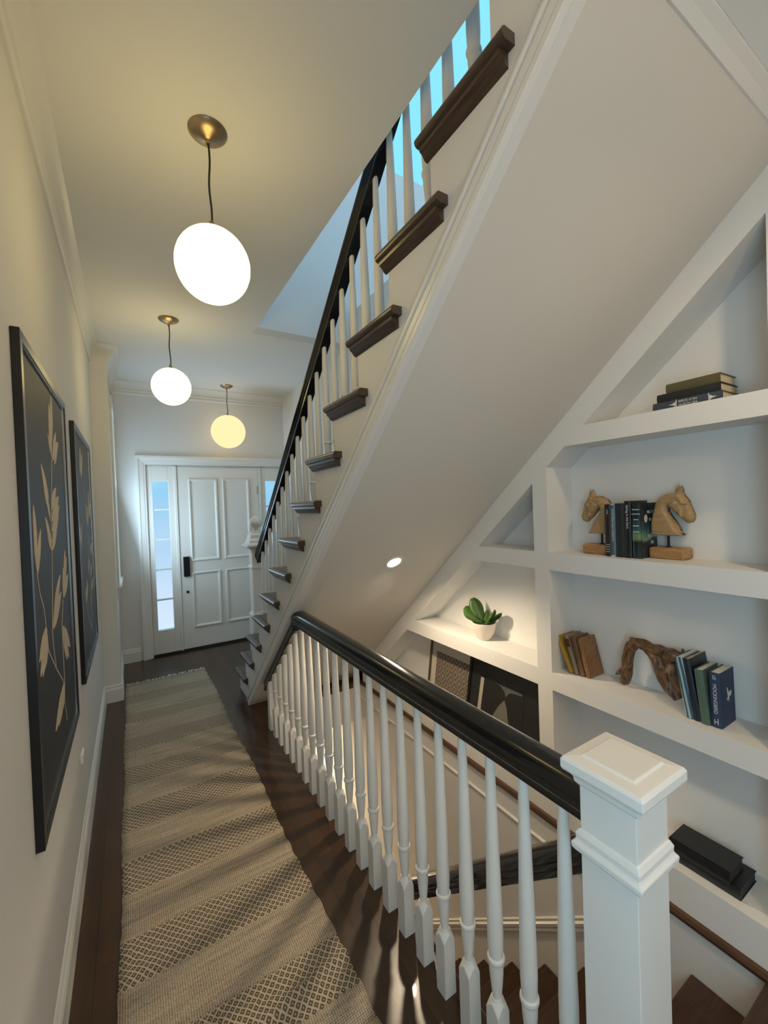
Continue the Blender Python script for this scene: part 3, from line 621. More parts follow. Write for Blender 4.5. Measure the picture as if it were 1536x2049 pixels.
# ------------------------------------------------------------------ horse head bookends
HO = [(0.905, 1.439), (0.907, 1.474), (0.901, 1.522), (0.889, 1.566), (0.87, 1.593), (0.845, 1.605), (0.817, 1.607), (0.813, 1.624), (0.803, 1.640), (0.797, 1.626), (0.791, 1.639), (0.785, 1.622), (0.784, 1.6), (0.767, 1.576), (0.757, 1.547), (0.746, 1.516), (0.747, 1.503), (0.755, 1.49), (0.772, 1.485), (0.782, 1.49), (0.786, 1.499), (0.797, 1.506), (0.823, 1.535), (0.839, 1.552), (0.84, 1.535), (0.829, 1.515), (0.812, 1.489), (0.798, 1.46), (0.787, 1.434), (0.846, 1.432)]
def inside(p, poly):
    c = False; n = len(poly)
    for i in range(n):
        a, b = poly[i], poly[(i+1) % n]
        if (a[1] > p[1]) != (b[1] > p[1]) and p[0] < (b[0]-a[0])*(p[1]-a[1])/(b[1]-a[1])+a[0]: c = not c
    return c
def edist(p, poly):
    m = 9
    n = len(poly)
    for i in range(n):
        a, b = poly[i], poly[(i+1) % n]; dx, dy = b[0]-a[0], b[1]-a[1]
        t = max(0, min(1, ((p[0]-a[0])*dx+(p[1]-a[1])*dy)/(dx*dx+dy*dy+1e-12)))
        m = min(m, math.hypot(p[0]-a[0]-t*dx, p[1]-a[1]-t*dy))
    return m
def horse_mesh(cx, mirror=False):
    g = 0.0022
    ys = [p[0] for p in HO]; zs = [p[1] for p in HO]; y0, z0 = min(ys)-g, min(zs)-g
    ny_, nz_ = int((max(ys)-y0)/g)+2, int((max(zs)-z0)/g)+2
    V = {}; mb = MB(); idx = {}
    def hgt(y, z):
        d = edist((y, z), HO)
        neck = 0.034 if (y > 0.80 and z < 1.56) else 0.030
        T = 0.034 if z < 1.50 else 0.030
        if y < 0.79 and z < 1.56: T = 0.021           # muzzle
        if z > 1.605: T = 0.012
        Rr = 0.020
        h = T*math.sqrt(max(0, 1-(1-min(d/Rr, 1))**2))
        if z < 1.445: h = T*min(1, d/0.004+0.55) if d < 0.01 else T  # flat sawn bottom
        # eye socket, brow and jaw groove, mane groove
        e_ = math.hypot((y-0.801)/1.4, z-1.569)
        h += -0.004*math.exp(-(e_/0.007)**2)+0.0035*math.exp(-((e_-0.009)/0.003)**2)
        j_ = abs(math.hypot(y-0.812, z-1.553)-0.027)
        if y > 0.79: h -= 0.0045*math.exp(-(j_/0.004)**2)
        n_ = math.hypot(y-0.757, z-1.508); h -= 0.003*math.exp(-(n_/0.004)**2)
        return max(0.0004, h)
    ins = {}
    for i in range(ny_+1):
        for j in range(nz_+1):
            p = (y0+i*g, z0+j*g); ins[i, j] = inside(p, HO)
    H = {k: hgt(y0+k[0]*g, z0+k[1]*g) if v else 0 for k, v in ins.items()}
    # smooth
    for _ in range(4):
        H2 = dict(H)
        for (i, j), v in ins.items():
            if not v: continue
            nb = [H.get((i+a, j+b), 0) for a, b in ((1, 0), (-1, 0), (0, 1), (0, -1))]
            H2[i, j] = H[i, j]*0.5+sum(nb)/8
        H = H2
    verts = []; faces = []
    def vid(i, j, s):
        k = (i, j, s if ins.get((i, j)) else 0)
        if k not in idx:
            y, z = y0+i*g, z0+j*g
            if not ins.get((i, j)):      # snap to outline
                best = None
                for q in range(len(HO)):
                    a, b = HO[q], HO[(q+1) % len(HO)]; dx, dy = b[0]-a[0], b[1]-a[1]
                    t = max(0, min(1, ((y-a[0])*dx+(z-a[1])*dy)/(dx*dx+dy*dy+1e-12))); c = (a[0]+t*dx, a[1]+t*dy); dd = math.hypot(y-c[0], z-c[1])
                    if best is None or dd < best[0]: best = (dd, c)
                y, z = best[1]
            if mirror: y = 1.203+0.742-y
            idx[k] = len(verts); verts.append((cx+(k[2])*H[i, j], y, z))
        return idx[k]
    for i in range(ny_):
        for j in range(nz_):
            q = [(i, j), (i+1, j), (i+1, j+1), (i, j+1)]
            if sum(1 for a in q if ins.get(a)) >= 1 and inside((y0+(i+0.5)*g, z0+(j+0.5)*g), HO) or all(ins.get(a) for a in q):
                faces.append(tuple(vid(a, b, 1) for a, b in q)); faces.append(tuple(vid(a, b, -1) for a, b in q)[::-1])
    faces = [f for f in faces if len(set(f)) == 4]
    return MB().add(verts, faces)
def bookend(cx, by0, by1, ry, mirror, label):
    t = thing('horse_bookend', (cx, (by0+by1)/2, ZB), label, 'bookend', 'carved horse head bookends')
    MB().box(cx-0.040, cx+0.040, by0, by1, ZB, ZB+0.046).build('base', 'carvedbase', t, bevel=0.010, seg=3)
    MB().lathe([(0.0, ZB+0.04), (0.0045, ZB+0.04), (0.0045, 1.45), (0.0, 1.45)], (cx, ry, 0), 12).lathe([(0.0, ZB+0.045), (0.011, ZB+0.045), (0.010, ZB+0.049), (0.0, ZB+0.049)], (cx, ry, 0), 16).build('rod', 'rod', t, smooth=True)
    hm = horse_mesh(cx, mirror).build('horse_head', 'carved', t, smooth='all')
    return t
bookend(1.878, 0.772, 0.905, 0.845, False, 'carved wooden horse head bookend facing right, at the right end of the dark books')
bookend(1.842, 1.062, 1.180, 1.105, True, 'carved wooden horse head bookend facing left, at the left end of the dark books')

# ------------------------------------------------------------------ books on the other shelves
ZC_ = 0.752
G2 = 'old brown and yellow books leaning in the corner'
D = math.radians
book('tall mustard yellow book leaning furthest into the corner behind the brown books', 0.022, 0.12, 0.228, (0.42, 0.26, 0.035), (1.79, 1.236, ZC_+0.0), lean=D(24), group=G2)
def sp_red(T, t, h): local(MB().box(-0.0052, -0.002, 0.0, t, h*0.70, h*0.90).build('spine_label', plain('red_label', (0.12, 0.025, 0.015), 0.5, noise=0.2)), T)
book('old grey-tan book with a dark red spine label, beside the yellow book', 0.021, 0.105, 0.186, (0.27, 0.21, 0.14), (1.795, 1.210, ZC_), lean=D(17), group=G2, spine=sp_red)
book('worn medium brown book leaning between the grey-tan and the lighter brown book', 0.026, 0.105, 0.183, (0.16, 0.085, 0.045), (1.80, 1.181, ZC_), lean=D(15), group=G2)
mm2 = wood('worn_leather', (0.17, 0.08, 0.028), (0.30, 0.16, 0.065), (20, 20, 20), 0.45)
book('front brown leather book of the leaning corner row with a tan spine', 0.024, 0.108, 0.180, (0.23, 0.12, 0.05), (1.805, 1.155, ZC_), lean=D(14), group=G2, cover=mm2)
G3 = 'blue and green books beside the driftwood'
mmc, tt, bb = node_mat('blue_white_cover'); co = tt.nodes.new('ShaderNodeTexCoord'); nn = tt.nodes.new('ShaderNodeTexWave'); nn.inputs['Scale'].default_value = 9; nn.inputs['Distortion'].default_value = 5
mp = tt.nodes.new('ShaderNodeMapping'); mp.inputs['Scale'].default_value = (1, 2.2, 0.35); mp.inputs['Rotation'].default_value = (D(12), 0, 0); nn.bands_direction = 'Y'
tt.links.new(co.outputs['Object'], mp.inputs[0]); tt.links.new(mp.outputs[0], nn.inputs['Vector'])
rr = tt.nodes.new('ShaderNodeValToRGB'); rr.color_ramp.elements[0].position = 0.5; rr.color_ramp.elements[0].color = (0.035, 0.11, 0.15, 1); rr.color_ramp.elements[1].position = 0.62; rr.color_ramp.elements[1].color = (0.38, 0.50, 0.55, 1)
tt.links.new(nn.outputs['Fac'], rr.inputs[0]); tt.links.new(rr.outputs[0], bb.inputs['Base Color']); bb.inputs['Roughness'].default_value = 0.4
book('teal blue book with white streaks on its spine, touching the driftwood', 0.026, 0.13, 0.225, (0, 0, 0), (1.775, 0.727, ZC_), lean=D(9), group=G3, cover=mmc, paper='paper_white')
book('near-black navy book between the streaked teal and the green book', 0.023, 0.135, 0.226, (0.012, 0.016, 0.030), (1.775, 0.703, ZC_), lean=D(9), group=G3, rough=0.35)
book('muted green hardcover standing between the navy books', 0.028, 0.125, 0.196, (0.085, 0.14, 0.105), (1.772, 0.674, ZC_), lean=D(6), group=G3, paper='paper_white')
def bird(T, t, h):
    spine_text(T, 'MOCKINGBIRD', 0.0165, t/2, h*0.80, down=True, sx=0.95)
    spine_text(T, 'LEE', 0.014, t/2, h*0.96, sx=0.8)
    local(MB().box(-0.0048, -0.003, t*0.30, t*0.36, 0.012, 0.034).box(-0.0048, -0.003, t*0.60, t*0.66, 0.012, 0.030).box(-0.0048, -0.003, t*0.30, t*0.66, 0.020, 0.023).build('spine_emblem', 'white_mark'), T)
    P = [(0.050, 0.139), (0.056, 0.132), (0.062, 0.119), (0.072, 0.117), (0.082, 0.121), (0.088, 0.112), (0.080, 0.101), (0.066, 0.103), (0.063, 0.083), (0.058, 0.096), (0.046, 0.091), (0.056, 0.104), (0.052, 0.118)]
    local(MB().prism(P, 'y', -0.0008, 0.0).build('cover_bird', 'white_mark'), T)
book('navy blue book with a pale flying bird, rightmost of the blue row', 0.034, 0.115, 0.198, (0.022, 0.045, 0.105), (1.780, 0.640, ZC_), lean=D(1.5), group=G3, spine=bird, paper='paper_white')
# top shelf stack
ZT = 1.924; G4 = 'old books stacked flat on the top shelf'
def ornate(T, t, h):
    for z0, z1 in ((0.40, 0.405), (0.84, 0.845)):
        local(MB().box(-0.0052, -0.003, 0.0, t, h*z0, h*z1).build('spine_ornament', 'white_mark'), T)
    for c, s_ in ((0.40, -1), (0.845, 1)):
        local(MB().prism([(0.004, h*c), (t-0.004, h*c), (t*0.62, h*(c+s_*0.05)), (t*0.5, h*(c+s_*0.11)), (t*0.38, h*(c+s_*0.05))], 'x', -0.0052, -0.003).build('spine_ornament', 'white_mark'), T)
    spine_text(T, 'BIRDS OF', 0.012, t*0.62, h*0.80, sx=0.9); spine_text(T, 'AMERICA', 0.012, t*0.30, h*0.80, sx=0.9)
# flat books: height runs along +y, thickness up, spine towards the hall
def flatbook(label, t, d, h, col, x, y, z, yaw=0.0, **k):
    T = thing('book', (x, y, z), label, 'book', k.pop('group', None))
    T.matrix_basis = Matrix.Translation((x, y, z)) @ Matrix.Rotation(yaw, 4, 'Z') @ Matrix(((1, 0, 0, 0), (0, 0, 1, 0), (0, 1, 0, 0), (0, 0, 0, 1)))
    # mirrored mapping is avoided: local y -> world z, local z -> world y
    c = 0.003; cm = MB().box(0, d, 0, h, 0, c).box(0, d, 0, h, t-c, t); n = 6
    cm.prism([(c, 0)]+[(-0.004*math.sin(PI*i/n), t*i/n) for i in range(n+1)]+[(c, t)], 'y', 0, h)
    T.matrix_basis = Matrix.Translation((x, y, z)) @ Matrix.Rotation(yaw, 4, 'Z')
    local(cm.build('cover', k.get('cover') or cover_mat('cover', col, k.get('rough', 0.6)), smooth=True), T)
    local(MB().box(c, d-0.004, 0.003, h-0.003, c, t-c).build('pages', k.get('paper', 'paper')), T)
    return T
tb = flatbook('slate blue book with pale ornamented spine title, lowest of the top shelf stack', 0.034, 0.14, 0.225, (0.045, 0.06, 0.075), 1.772, 0.616, ZT, group=G4)
# lettering on its spine, facing the hall
def flat_spine_text(T, s_, size, y, z, sx=1.0):   # reads along -y
    text(s_, size, M['white_mark'], T, Matrix(((0, 0, -1, -0.0048), (-1, 0, 0, y), (0, 1, 0, z), (0, 0, 0, 1))), sx=sx)
flat_spine_text(tb, 'BIRDS of the', 0.012, 0.135, 0.024, 0.95); flat_spine_text(tb, 'NORTH SEA', 0.012, 0.135, 0.011, 0.95)
for y, s_ in ((0.142, 1), (0.040, -1)):
    local(MB().box(-0.0050, -0.003, y-0.001, y+0.001, 0.001, 0.033).prism([(y, 0.006), (y, 0.028), (y+s_*0.012, 0.020), (y+s_*0.026, 0.017), (y+s_*0.012, 0.014)], 'x', -0.0050, -0.003).build('spine_ornament', 'white_mark'), tb)
flatbook('black book in the middle of the top shelf stack', 0.031, 0.145, 0.205, (0.014, 0.015, 0.016), 1.775, 0.622, ZT+0.034, group=G4)
flatbook('olive brown book on top of the top shelf stack', 0.034, 0.135, 0.172, (0.10, 0.085, 0.035), 1.778, 0.624, ZT+0.065, group=G4)
# bottom shelf stack
G5 = 'black books stacked flat on the bottom shelf'
flatbook('larger black book under the other black book on the bottom shelf', 0.040, 0.140, 0.215, (0.016, 0.018, 0.022), 1.772, 0.595, 0.166, group=G5, rough=0.4, paper='paper_dark')
flatbook('thick black book lying on top of the larger black book on the bottom shelf', 0.046, 0.120, 0.195, (0.008, 0.009, 0.011), 1.762, 0.622, 0.206, group=G5, rough=0.4, paper='paper_dark')

# ------------------------------------------------------------------ driftwood
def lump(pts, rad, n=14, seed=1, amp=0.16):
    rnd = random.Random(seed); P = [Vector(p) for p in pts]
    # resample with Catmull-Rom
    Q, Rr = [], []
    for i in range(len(P)-1):
        p0, p1, p2, p3 = P[max(i-1, 0)], P[i], P[i+1], P[min(i+2, len(P)-1)]
        for s_ in range(5):
            t = s_/5; Q.append(0.5*((2*p1)+(-p0+p2)*t+(2*p0-5*p1+4*p2-p3)*t*t+(-p0+3*p1-3*p2+p3)*t**3)); Rr.append(rad[i]*(1-t)+rad[i+1]*t)
    Q.append(P[-1]); Rr.append(rad[-1])
    ph = [rnd.uniform(0, 6) for _ in range(4)]; rings = []; prev = None
    for k, p in enumerate(Q):
        d = (Q[min(k+1, len(Q)-1)]-Q[max(k-1, 0)]).normalized()
        a = d.orthogonal().normalized() if prev is None else (prev-d*prev.dot(d)).normalized()
        prev = a; b = d.cross(a)
        rings.append([tuple(p+(a*math.cos(2*PI*i/n)+b*math.sin(2*PI*i/n))*Rr[k]*(1+amp*math.sin(3*2*PI*i/n+ph[0]+k*0.35)+amp*0.8*math.sin(5*2*PI*i/n+ph[1]-k*0.5)+amp*0.5*math.sin(k*0.9+ph[2]))) for i in range(n)])
    return rings
dr = MB(); X_ = 1.862
for pts, rad, sd in (
    ([(X_, 1.036, 0.762), (X_, 1.018, 0.82), (X_, 1.012, 0.88), (X_, 1.002, 0.925), (X_, 0.985, 0.955)], [0.018, 0.022, 0.021, 0.022, 0.023], 1),
    ([(X_, 1.000, 0.962), (X_, 0.97, 0.965), (X_, 0.93, 0.955), (X_, 0.89, 0.948), (X_, 0.85, 0.946), (X_, 0.815, 0.942), (X_, 0.80, 0.93)], [0.014, 0.019, 0.021, 0.024, 0.026, 0.024, 0.018], 2),
    ([(X_, 0.93, 0.95), (X_, 0.898, 0.925), (X_, 0.880, 0.885), (X_, 0.862, 0.845), (X_, 0.835, 0.805), (X_, 0.812, 0.775)], [0.018, 0.025, 0.028, 0.028, 0.027, 0.021], 3),
    ([(X_+0.01, 0.85, 0.93), (X_+0.01, 0.832, 0.89), (X_+0.01, 0.815, 0.85), (X_+0.01, 0.805, 0.80)], [0.028, 0.036, 0.036, 0.022], 4),
    ([(X_, 1.070, 0.790), (X_, 1.045, 0.815), (X_, 1.020, 0.845)], [0.004, 0.010, 0.012], 5),
    ([(X_+0.01, 0.800, 0.980), (X_+0.01, 0.803, 0.955), (X_, 0.815, 0.93)], [0.004, 0.008, 0.012], 6)):
    dr.rings(lump(pts, rad, 16, sd))
dro = dr.build('driftwood', 'drift', smooth='all')
md = dro.modifiers.new('remesh', 'REMESH'); md.mode = 'VOXEL'; md.voxel_size = 0.0028; md.use_smooth_shade = True
tag(dro, 'twisted arch of brown driftwood standing on the shelf left of the blue books', 'driftwood')

# ------------------------------------------------------------------ potted succulent
PX_, PY_ = 1.835, 1.868
pt_ = thing('potted_succulent', (PX_, PY_, ZC_), 'green succulent with broad paddle leaves in a round white pot on the shelf', 'potted plant')
MB().lathe([(0.0, ZC_), (0.034, ZC_), (0.046, ZC_+0.012), (0.062, ZC_+0.045), (0.071, ZC_+0.085), (0.073, ZC_+0.104), (0.069, ZC_+0.106), (0.066, ZC_+0.095), (0.0, ZC_+0.09)], (PX_, PY_, 0), 36).build('pot', 'pot', pt_, smooth=True)
MB().lathe([(0.0, ZC_+0.096), (0.067, ZC_+0.098), (0.067, ZC_+0.094), (0.0, ZC_+0.090)], (PX_, PY_, 0), 30).build('soil', 'soil', pt_, smooth=True)
def leaf(az, tilt, L_, Wd, curl=0.0, roll=0.0):
    mb = MB(); n, m = 10, 8; rows = []
    d = Vector((math.cos(az), math.sin(az), 0)); s_ = Vector((-math.sin(az), math.cos(az), 0))
    base = Vector((PX_, PY_, ZC_+0.098)); p = base.copy(); a = tilt
    for i in range(n+1):
        t = i/n
        w = Wd*(0.16+0.84*math.sin(PI*min(1, (t*0.93+0.03))**1.35)**0.8) if t < 0.97 else Wd*0.32
        w = Wd*max(0.14, math.sin(PI*(t**1.5)*0.95)**0.6)
        a = tilt - curl*t; dr_ = d*math.cos(a)+Vector((0, 0, 1))*math.sin(a); up_ = dr_.cross(s_).normalized()*(-1)
        ss = (s_*math.cos(roll)+up_*math.sin(roll)); uu = ss.cross(dr_)
        row = []
        th = 0.0032*(1-0.5*t)
        for j in range(m):
            f = -1+2*j/(m-1); row.append(tuple(p+ss*w*0.5*f+uu*(0.18*w*f*f+th*math.sqrt(max(0, 1-f*f)))))
        for j in range(m):
            f = 1-2*j/(m-1); row.append(tuple(p+ss*w*0.5*f+uu*(0.18*w*f*f-th*math.sqrt(max(0, 1-f*f)))))
        rows.append(row); p = p+dr_*(L_/n)
    mb.rings(rows); mb.build('leaf', 'leaf', pt_, smooth='all')
# direction of image-left is towards +y, image-right towards -y
leaf(D(118), D(46), 0.150, 0.105, 0.35, 0.5)
leaf(D(100), D(66), 0.165, 0.085, 0.2, 0.6)
leaf(D(130), D(20), 0.11, 0.050, -0.2, 0.2)
leaf(D(-70), D(38), 0.140, 0.060, 0.2, -0.5)
leaf(D(-95), D(28), 0.145, 0.048, -0.7, -0.3)
leaf(D(-40), D(55), 0.105, 0.036, 0.9, 0.2)
leaf(D(-110), D(15), 0.085, 0.040, -0.1, 0.0)
leaf(D(170), D(50), 0.08, 0.035, 0.2, 0.0)
leaf(D(20), D(60), 0.09, 0.04, 0.4, 0.0)

# ------------------------------------------------------------------ framed pictures leaning on the bottom shelf
ZF = 0.166
def leaning(name, y0, y1, h, x_b, x_t, fw_, matd, frm, label, matm):
    ang = math.atan((x_t-x_b)/h)
    T = thing(name, (x_b, (y0+y1)/2, ZF), label, 'framed picture', 'framed pictures leaning on the bottom shelf')
    T.rotation_euler = (0, ang, 0); W_ = (y1-y0)/2
    f = MB(); H_ = h
    for (a0, a1, z0, z1) in ((-W_, -W_+fw_, 0, H_), (W_-fw_, W_, 0, H_), (-W_+fw_, W_-fw_, 0, fw_), (-W_+fw_, W_-fw_, H_-fw_, H_)):
        f.box(-0.012, 0.006, a0, a1, z0, z1)
    local(f.build('frame', frm, bevel=0.0015), T)
    local(MB().box(-0.004, 0.002, -W_+fw_, W_-fw_, fw_, H_-fw_).build('mat_board', matm), T)
    return T, W_, H_
mm5, tt, bb = node_mat('woven_pattern_print'); co = tt.nodes.new('ShaderNodeTexCoord'); sp5 = tt.nodes.new('ShaderNodeSeparateXYZ'); tt.links.new(co.outputs['Object'], sp5.inputs[0])
def mth5(op, a, b_=None):
    n = tt.nodes.new('ShaderNodeMath'); n.operation = op
    for i, v in enumerate((a, b_)):
        if v is None: continue
        if isinstance(v, (int, float)): n.inputs[i].default_value = v
        else: tt.links.new(v, n.inputs[i])
    return n.outputs[0]
u_ = mth5('ABSOLUTE', mth5('SUBTRACT', mth5('FRACT', mth5('DIVIDE', sp5.outputs[1], 0.085)), 0.5)); v_ = mth5('ABSOLUTE', mth5('SUBTRACT', mth5('FRACT', mth5('DIVIDE', sp5.outputs[2], 0.10)), 0.5))
w5 = mth5('FRACT', mth5('MULTIPLY', mth5('ADD', u_, v_), 3.0))
n5 = tt.nodes.new('ShaderNodeTexNoise'); n5.inputs['Scale'].default_value = 120; tt.links.new(co.outputs['Object'], n5.inputs['Vector'])
s5 = mth5('ADD', mth5('MULTIPLY', w5, 0.9), mth5('MULTIPLY', n5.outputs['Fac'], 0.35))
rr = tt.nodes.new('ShaderNodeValToRGB'); rr.color_ramp.elements[0].position = 0.2; rr.color_ramp.elements[0].color = (0.04, 0.032, 0.026, 1); rr.color_ramp.elements[1].position = 0.8; rr.color_ramp.elements[1].color = (0.26, 0.21, 0.16, 1)
tt.links.new(s5, rr.inputs[0]); tt.links.new(rr.outputs[0], bb.inputs['Base Color']); bb.inputs['Roughness'].default_value = 0.6
M['matb'] = plain('cream_mat_board', (0.55, 0.50, 0.42), 0.8, noise=0.03)
M['brownf'] = wood('brown_frame', (0.07, 0.04, 0.025), (0.13, 0.08, 0.05), (40, 40, 6), 0.4)
T1, W1, H1 = leaning('framed_print', 1.99, 2.475, 0.46, 1.835, 1.905, 0.020, 0, 'brownf', 'brown framed print of a woven diamond pattern leaning left on the bottom shelf', 'matb')
local(MB().box(-0.0055, -0.0035, -W1+0.075, W1-0.075, 0.075, H1-0.105).build('print', mm5), T1)
M['blackmat'] = plain('black_mat_board', (0.018, 0.018, 0.018), 0.25, noise=0.2, nscale=10)
T2, W2, H2 = leaning('framed_print', 1.44, 2.03, 0.47, 1.80, 1.885, 0.020, 0, 'blackframe', 'black framed dark photograph leaning beside the brown frame on the bottom shelf', 'blackmat')
mid2 = (1.44+2.03)/2
def art2(name, poly, mat, d=0.0056):
    local(MB().prism([(y-mid2, z-ZF) for y, z in poly], 'x', -d-0.0008, -d+0.001).build(name, mat), T2)
art2('print', [(1.935, 0.235), (1.935, 0.505), (1.588, 0.505), (1.588, 0.235)], plain('dark_photo', (0.016, 0.016, 0.015), 0.3, noise=0.5, nscale=14), 0.0045)
gm = plain('photo_grey', (0.15, 0.145, 0.12), 0.4, noise=0.25, nscale=20); gs = plain('photo_sky_grey', (0.10, 0.10, 0.10), 0.4, noise=0.3, nscale=20)
art2('light_path', [(1.727, 0.425), (1.705, 0.389), (1.686, 0.316), (1.665, 0.277), (1.744, 0.272), (1.815, 0.262), (1.801, 0.314), (1.769, 0.372)], gm)
art2('sky_patch', [(1.806, 0.500), (1.689, 0.503), (1.600, 0.503), (1.606, 0.490), (1.652, 0.487), (1.69, 0.479), (1.72, 0.446), (1.73, 0.473), (1.764, 0.494)], gs)
art2('light_strip', [(1.936, 0.235), (1.925, 0.498), (1.898, 0.498), (1.908, 0.235)], plain('photo_cream', (0.42, 0.37, 0.30), 0.5, noise=0.1))

# ------------------------------------------------------------------ botanical art on the hall's left wall
def botanical(y0, y1, z0, z1, leaves, stems, label):
    T = thing('framed_artwork', (XL, (y0+y1)/2, z0), label, 'framed artwork', 'framed leaf artworks on the left wall')
    xf = -0.2245; w = 0.028
    f = MB().box(XL, xf, y0, y0+w, z0, z1).box(XL, xf, y1-w, y1, z0, z1).box(XL, xf, y0+w, y1-w, z0, z0+w).box(XL, xf, y0+w, y1-w, z1-w, z1)
    f.build('frame', 'blackframe', T, bevel=0.0015)
    l_ = MB(); ring = [(w, xf-0.001), (w+0.004, xf-0.001), (w+0.004, xf-0.010)]
    for a0, a1, b0, b1 in ((y0+w, y0+w+0.004, z0+w, z1-w), (y1-w-0.004, y1-w, z0+w, z1-w), (y0+w+0.004, y1-w-0.004, z0+w, z0+w+0.004), (y0+w+0.004, y1-w-0.004, z1-w-0.004, z1-w)):
        l_.box(XL, xf-0.004, a0, a1, b0, b1)
    l_.build('silver_fillet', plain('silver_fillet', (0.5, 0.5, 0.5), 0.25, 1.0, noise=0.1), T)
    MB().box(XL, xf-0.011, y0+w, y1-w, z0+w, z1-w).build('canvas', 'canvas', T)
    X0 = xf-0.011
    lm = MB()
    for (by, bz, ty, tz_) in leaves:
        dy, dz = ty-by, tz_-bz; L_ = math.hypot(dy, dz); ux, uz = dy/L_, dz/L_; wd = min(0.17*L_, 0.032)*0.9
        prof = [(0, 0), (0.18, 0.55), (0.45, 1.0), (0.7, 0.82), (0.9, 0.35), (1, 0)]
        pts = [(by+ux*L_*t-uz*wd*s_, bz+uz*L_*t+ux*wd*s_) for t, s_ in prof] + [(by+ux*L_*t+uz*wd*s_*0.8, bz+uz*L_*t-ux*wd*s_*0.8) for t, s_ in prof[-2:0:-1]]
        pts = [(min(max(a, y0+w+0.006), y1-w-0.006), min(max(b, z0+w+0.006), z1-w-0.006)) for a, b in pts]
        lm.prism(pts, 'x', X0, X0+0.0012+random.uniform(0, 0.0008))
    lm.build('painted_leaves', 'leafpaint', T)
    sm = MB()
    for s_ in stems:
        for (a, b), (c, d) in zip(s_, s_[1:]):
            L_ = math.hypot(c-a, d-b); nx_, nz_ = -(d-b)/L_*0.0028, (c-a)/L_*0.0028
            sm.prism([(a-nx_, b-nz_), (c-nx_, d-nz_), (c+nx_, d+nz_), (a+nx_, b+nz_)], 'x', X0, X0+0.001)
    sm.build('painted_stems', 'leafpaint', T)
M['canvas'] = plain('charcoal_canvas', (0.028, 0.030, 0.036), 0.55, noise=0.25, nscale=6)
M['leafpaint'] = plain('cream_leaf_paint', (0.66, 0.55, 0.41), 0.7, noise=0.12, nscale=30)
L1 = [(1.919, 1.813, 1.916, 2.013), (1.944, 1.874, 1.974, 2.055), (1.933, 1.814, 1.855, 1.894), (1.941, 1.803, 2.057, 1.93), (1.962, 1.812, 2.108, 1.898), (1.975, 1.795, 2.061, 1.854), (1.813, 1.66, 1.691, 1.771), (1.824, 1.611, 1.717, 1.723), (1.83, 1.583, 1.766, 1.69), (1.855, 1.622, 1.987, 1.71), (1.856, 1.583, 2.045, 1.679), (1.853, 1.55, 2.045, 1.642), (1.853, 1.516, 2.023, 1.611), (1.827, 1.507, 1.72, 1.601), (1.833, 1.482, 1.958, 1.558), (1.826, 1.482, 1.754, 1.543), (1.556, 1.477, 1.538, 1.636), (1.548, 1.437, 1.537, 1.579), (1.551, 1.432, 1.636, 1.565), (2.091, 1.351, 2.154, 1.46), (2.057, 1.28, 2.22, 1.354), (2.048, 1.281, 2.08, 1.396), (2.067, 1.31, 2.188, 1.431), (1.786, 1.241, 1.987, 1.379), (1.786, 1.219, 1.999, 1.314), (1.766, 1.229, 1.889, 1.249), (1.647, 1.26, 1.516, 1.189), (1.658, 1.249, 1.524, 1.145), (1.664, 1.228, 1.556, 1.134), (1.664, 1.198, 1.593, 1.146), (1.976, 1.186, 2.17, 1.054), (1.972, 1.175, 2.125, 1.021), (1.984, 1.148, 2.069, 1.028), (1.958, 0.975, 1.729, 0.896), (1.962, 0.962, 1.795, 0.885), (1.966, 0.948, 1.877, 0.9)]
S1 = [[(1.926, 1.813), (1.873, 1.661), (1.832, 1.479), (1.792, 1.315), (1.761, 1.214), (1.765, 1.171), (1.804, 1.078)], [(1.545, 1.437), (1.577, 1.372), (1.628, 1.32), (1.648, 1.262), (1.672, 1.176), (1.804, 1.078), (1.931, 0.996), (1.966, 0.948)], [(2.038, 1.277), (1.978, 1.191), (1.976, 1.101), (1.973, 0.97), (1.954, 0.916), (1.992, 0.822)]]
L2 = [(2.977, 1.823, 2.991, 2.0), (3.0, 1.816, 3.12, 1.988), (2.94, 1.839, 3.029, 2.0), (3.239, 1.541, 3.207, 1.691), (3.267, 1.53, 3.363, 1.664), (3.42, 1.59, 3.45, 1.764), (3.44, 1.579, 3.56, 1.692), (3.42, 1.342, 3.43, 1.46), (3.43, 1.329, 3.55, 1.408), (3.192, 1.224, 3.25, 1.328), (3.346, 1.194, 3.461, 1.276), (3.397, 1.102, 3.536, 1.169), (2.965, 1.086, 3.095, 1.212), (2.955, 1.106, 2.967, 1.187), (2.8, 1.45, 2.72, 1.6), (2.8, 1.40, 2.88, 1.56)]
S2 = [[(2.977, 1.823), (3.218, 1.712), (3.402, 1.559), (3.335, 1.352), (3.317, 1.145), (3.258, 1.001), (3.256, 0.869)], [(3.239, 1.541), (3.266, 1.357), (3.377, 1.137), (3.258, 1.001)], [(2.946, 1.09), (3.063, 0.991), (3.278, 0.863)], [(2.8, 1.40), (2.85, 1.2), (2.946, 1.09)]]
botanical(1.406, 2.29, 0.718, 2.094, L1, S1, 'large black framed artwork of cream leaves on charcoal, nearer one on the left wall')
botanical(2.62, 3.60, 0.735, 2.085, L2, S2, 'black framed artwork of cream leaves on charcoal, farther one on the left wall')
# small white wall plate
tag(MB().box(XL, XL+0.012, 2.42, 2.50, 0.428, 0.470).build('outlet_cover', 'plate', bevel=0.003), 'small white plastic plate low on the left wall below the artworks', 'outlet cover')

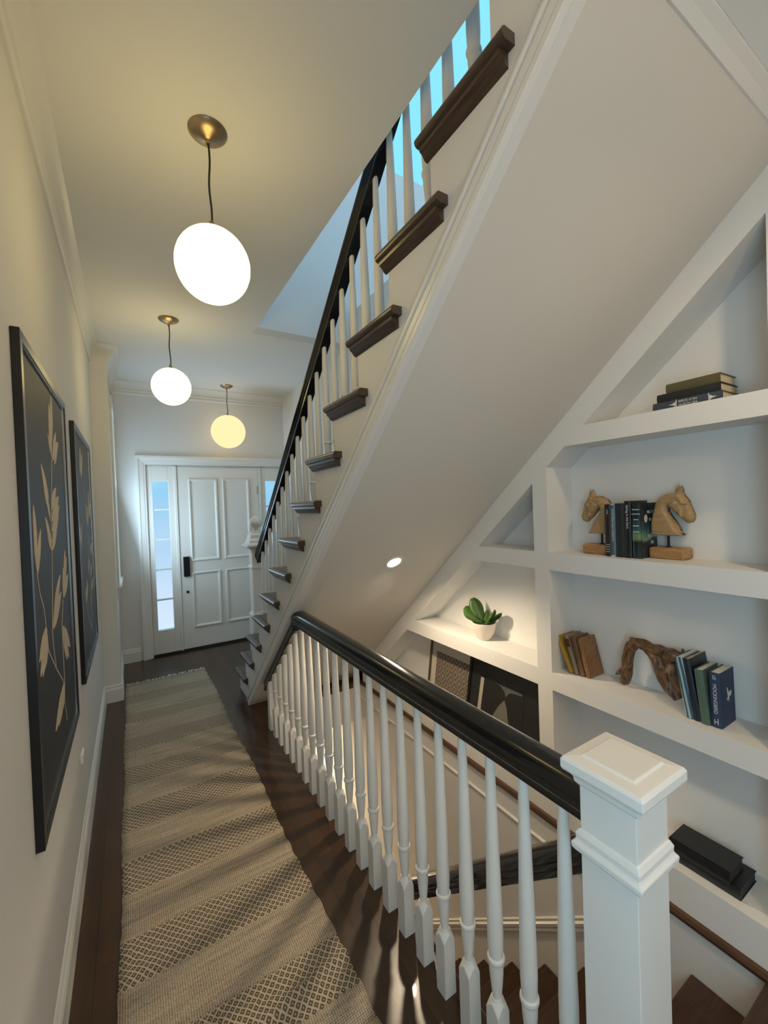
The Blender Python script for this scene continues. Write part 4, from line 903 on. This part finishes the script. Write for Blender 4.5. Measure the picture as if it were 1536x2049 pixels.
# ------------------------------------------------------------------ rug
rx0, rx1, ry0, ry1 = -0.093, 0.592, -0.6, 4.55
nxr, nyr = 20, 260
rnd = random.Random(3)
creases = [(rnd.uniform(0, 4.4), rnd.uniform(-0.3, 0.3), rnd.uniform(0.004, 0.011), rnd.uniform(0.015, 0.03)) for _ in range(26)] + [(3.60, 0.02, 0.012, 0.02), (3.20, 0.02, 0.010, 0.02), (2.78, 0.05, 0.008, 0.02)]
v = []; f = []
for j in range(nyr+1):
    y = ry0+(ry1-ry0)*j/nyr
    for i in range(nxr+1):
        t = i/nxr
        x = rx0+(rx1-rx0)*t
        if i == 0: x += 0.004*math.sin(y*7)+0.002*math.sin(y*61)
        if i == nxr: x += 0.006*math.sin(y*5+1)+0.003*math.sin(y*53)
        h = 0.007
        for cy, sl, am, wd in creases:
            h += am*1.0*math.exp(-((y-cy-sl*(x-0.25))/wd)**2)*(0.5+0.5*math.sin(x*5+cy*9))
        if y > ry1-0.01: h = 0.004
        v.append((x, y, h))
for j in range(nyr):
    for i in range(nxr):
        a = j*(nxr+1)+i; f.append((a, a+1, a+nxr+2, a+nxr+1))
rg = thing('runner_rug', (0.25, 2.0, 0), 'long beige woven runner rug with bands of small diamonds on the dark floor', 'rug')
ro = MB().add(v, f).build('woven_field', 'rug', rg, smooth='all')
sd = ro.modifiers.new('solid', 'SOLIDIFY'); sd.thickness = 0.006; sd.offset = -1
fb = MB()
n = 44
for i in range(n):
    x = rx0+0.008+(rx1-rx0-0.016)*i/(n-1); L_ = rnd.uniform(0.012, 0.03) if i < 22 else rnd.uniform(0.025, 0.06)
    a = rnd.uniform(-1.0, 1.0); pts = [(x, ry1-0.004, 0.006)]
    for s_ in range(1, 5):
        pts.append((x+math.sin(a)*L_*s_/4+rnd.uniform(-0.005, 0.005), ry1+math.cos(a)*L_*s_/4, 0.005+rnd.uniform(0, 0.010)*(s_ < 4)))
    fb.tube(pts, 0.0028, 6)
fo = fb.build('fringe', 'fringe', rg, smooth=True, kind='stuff')
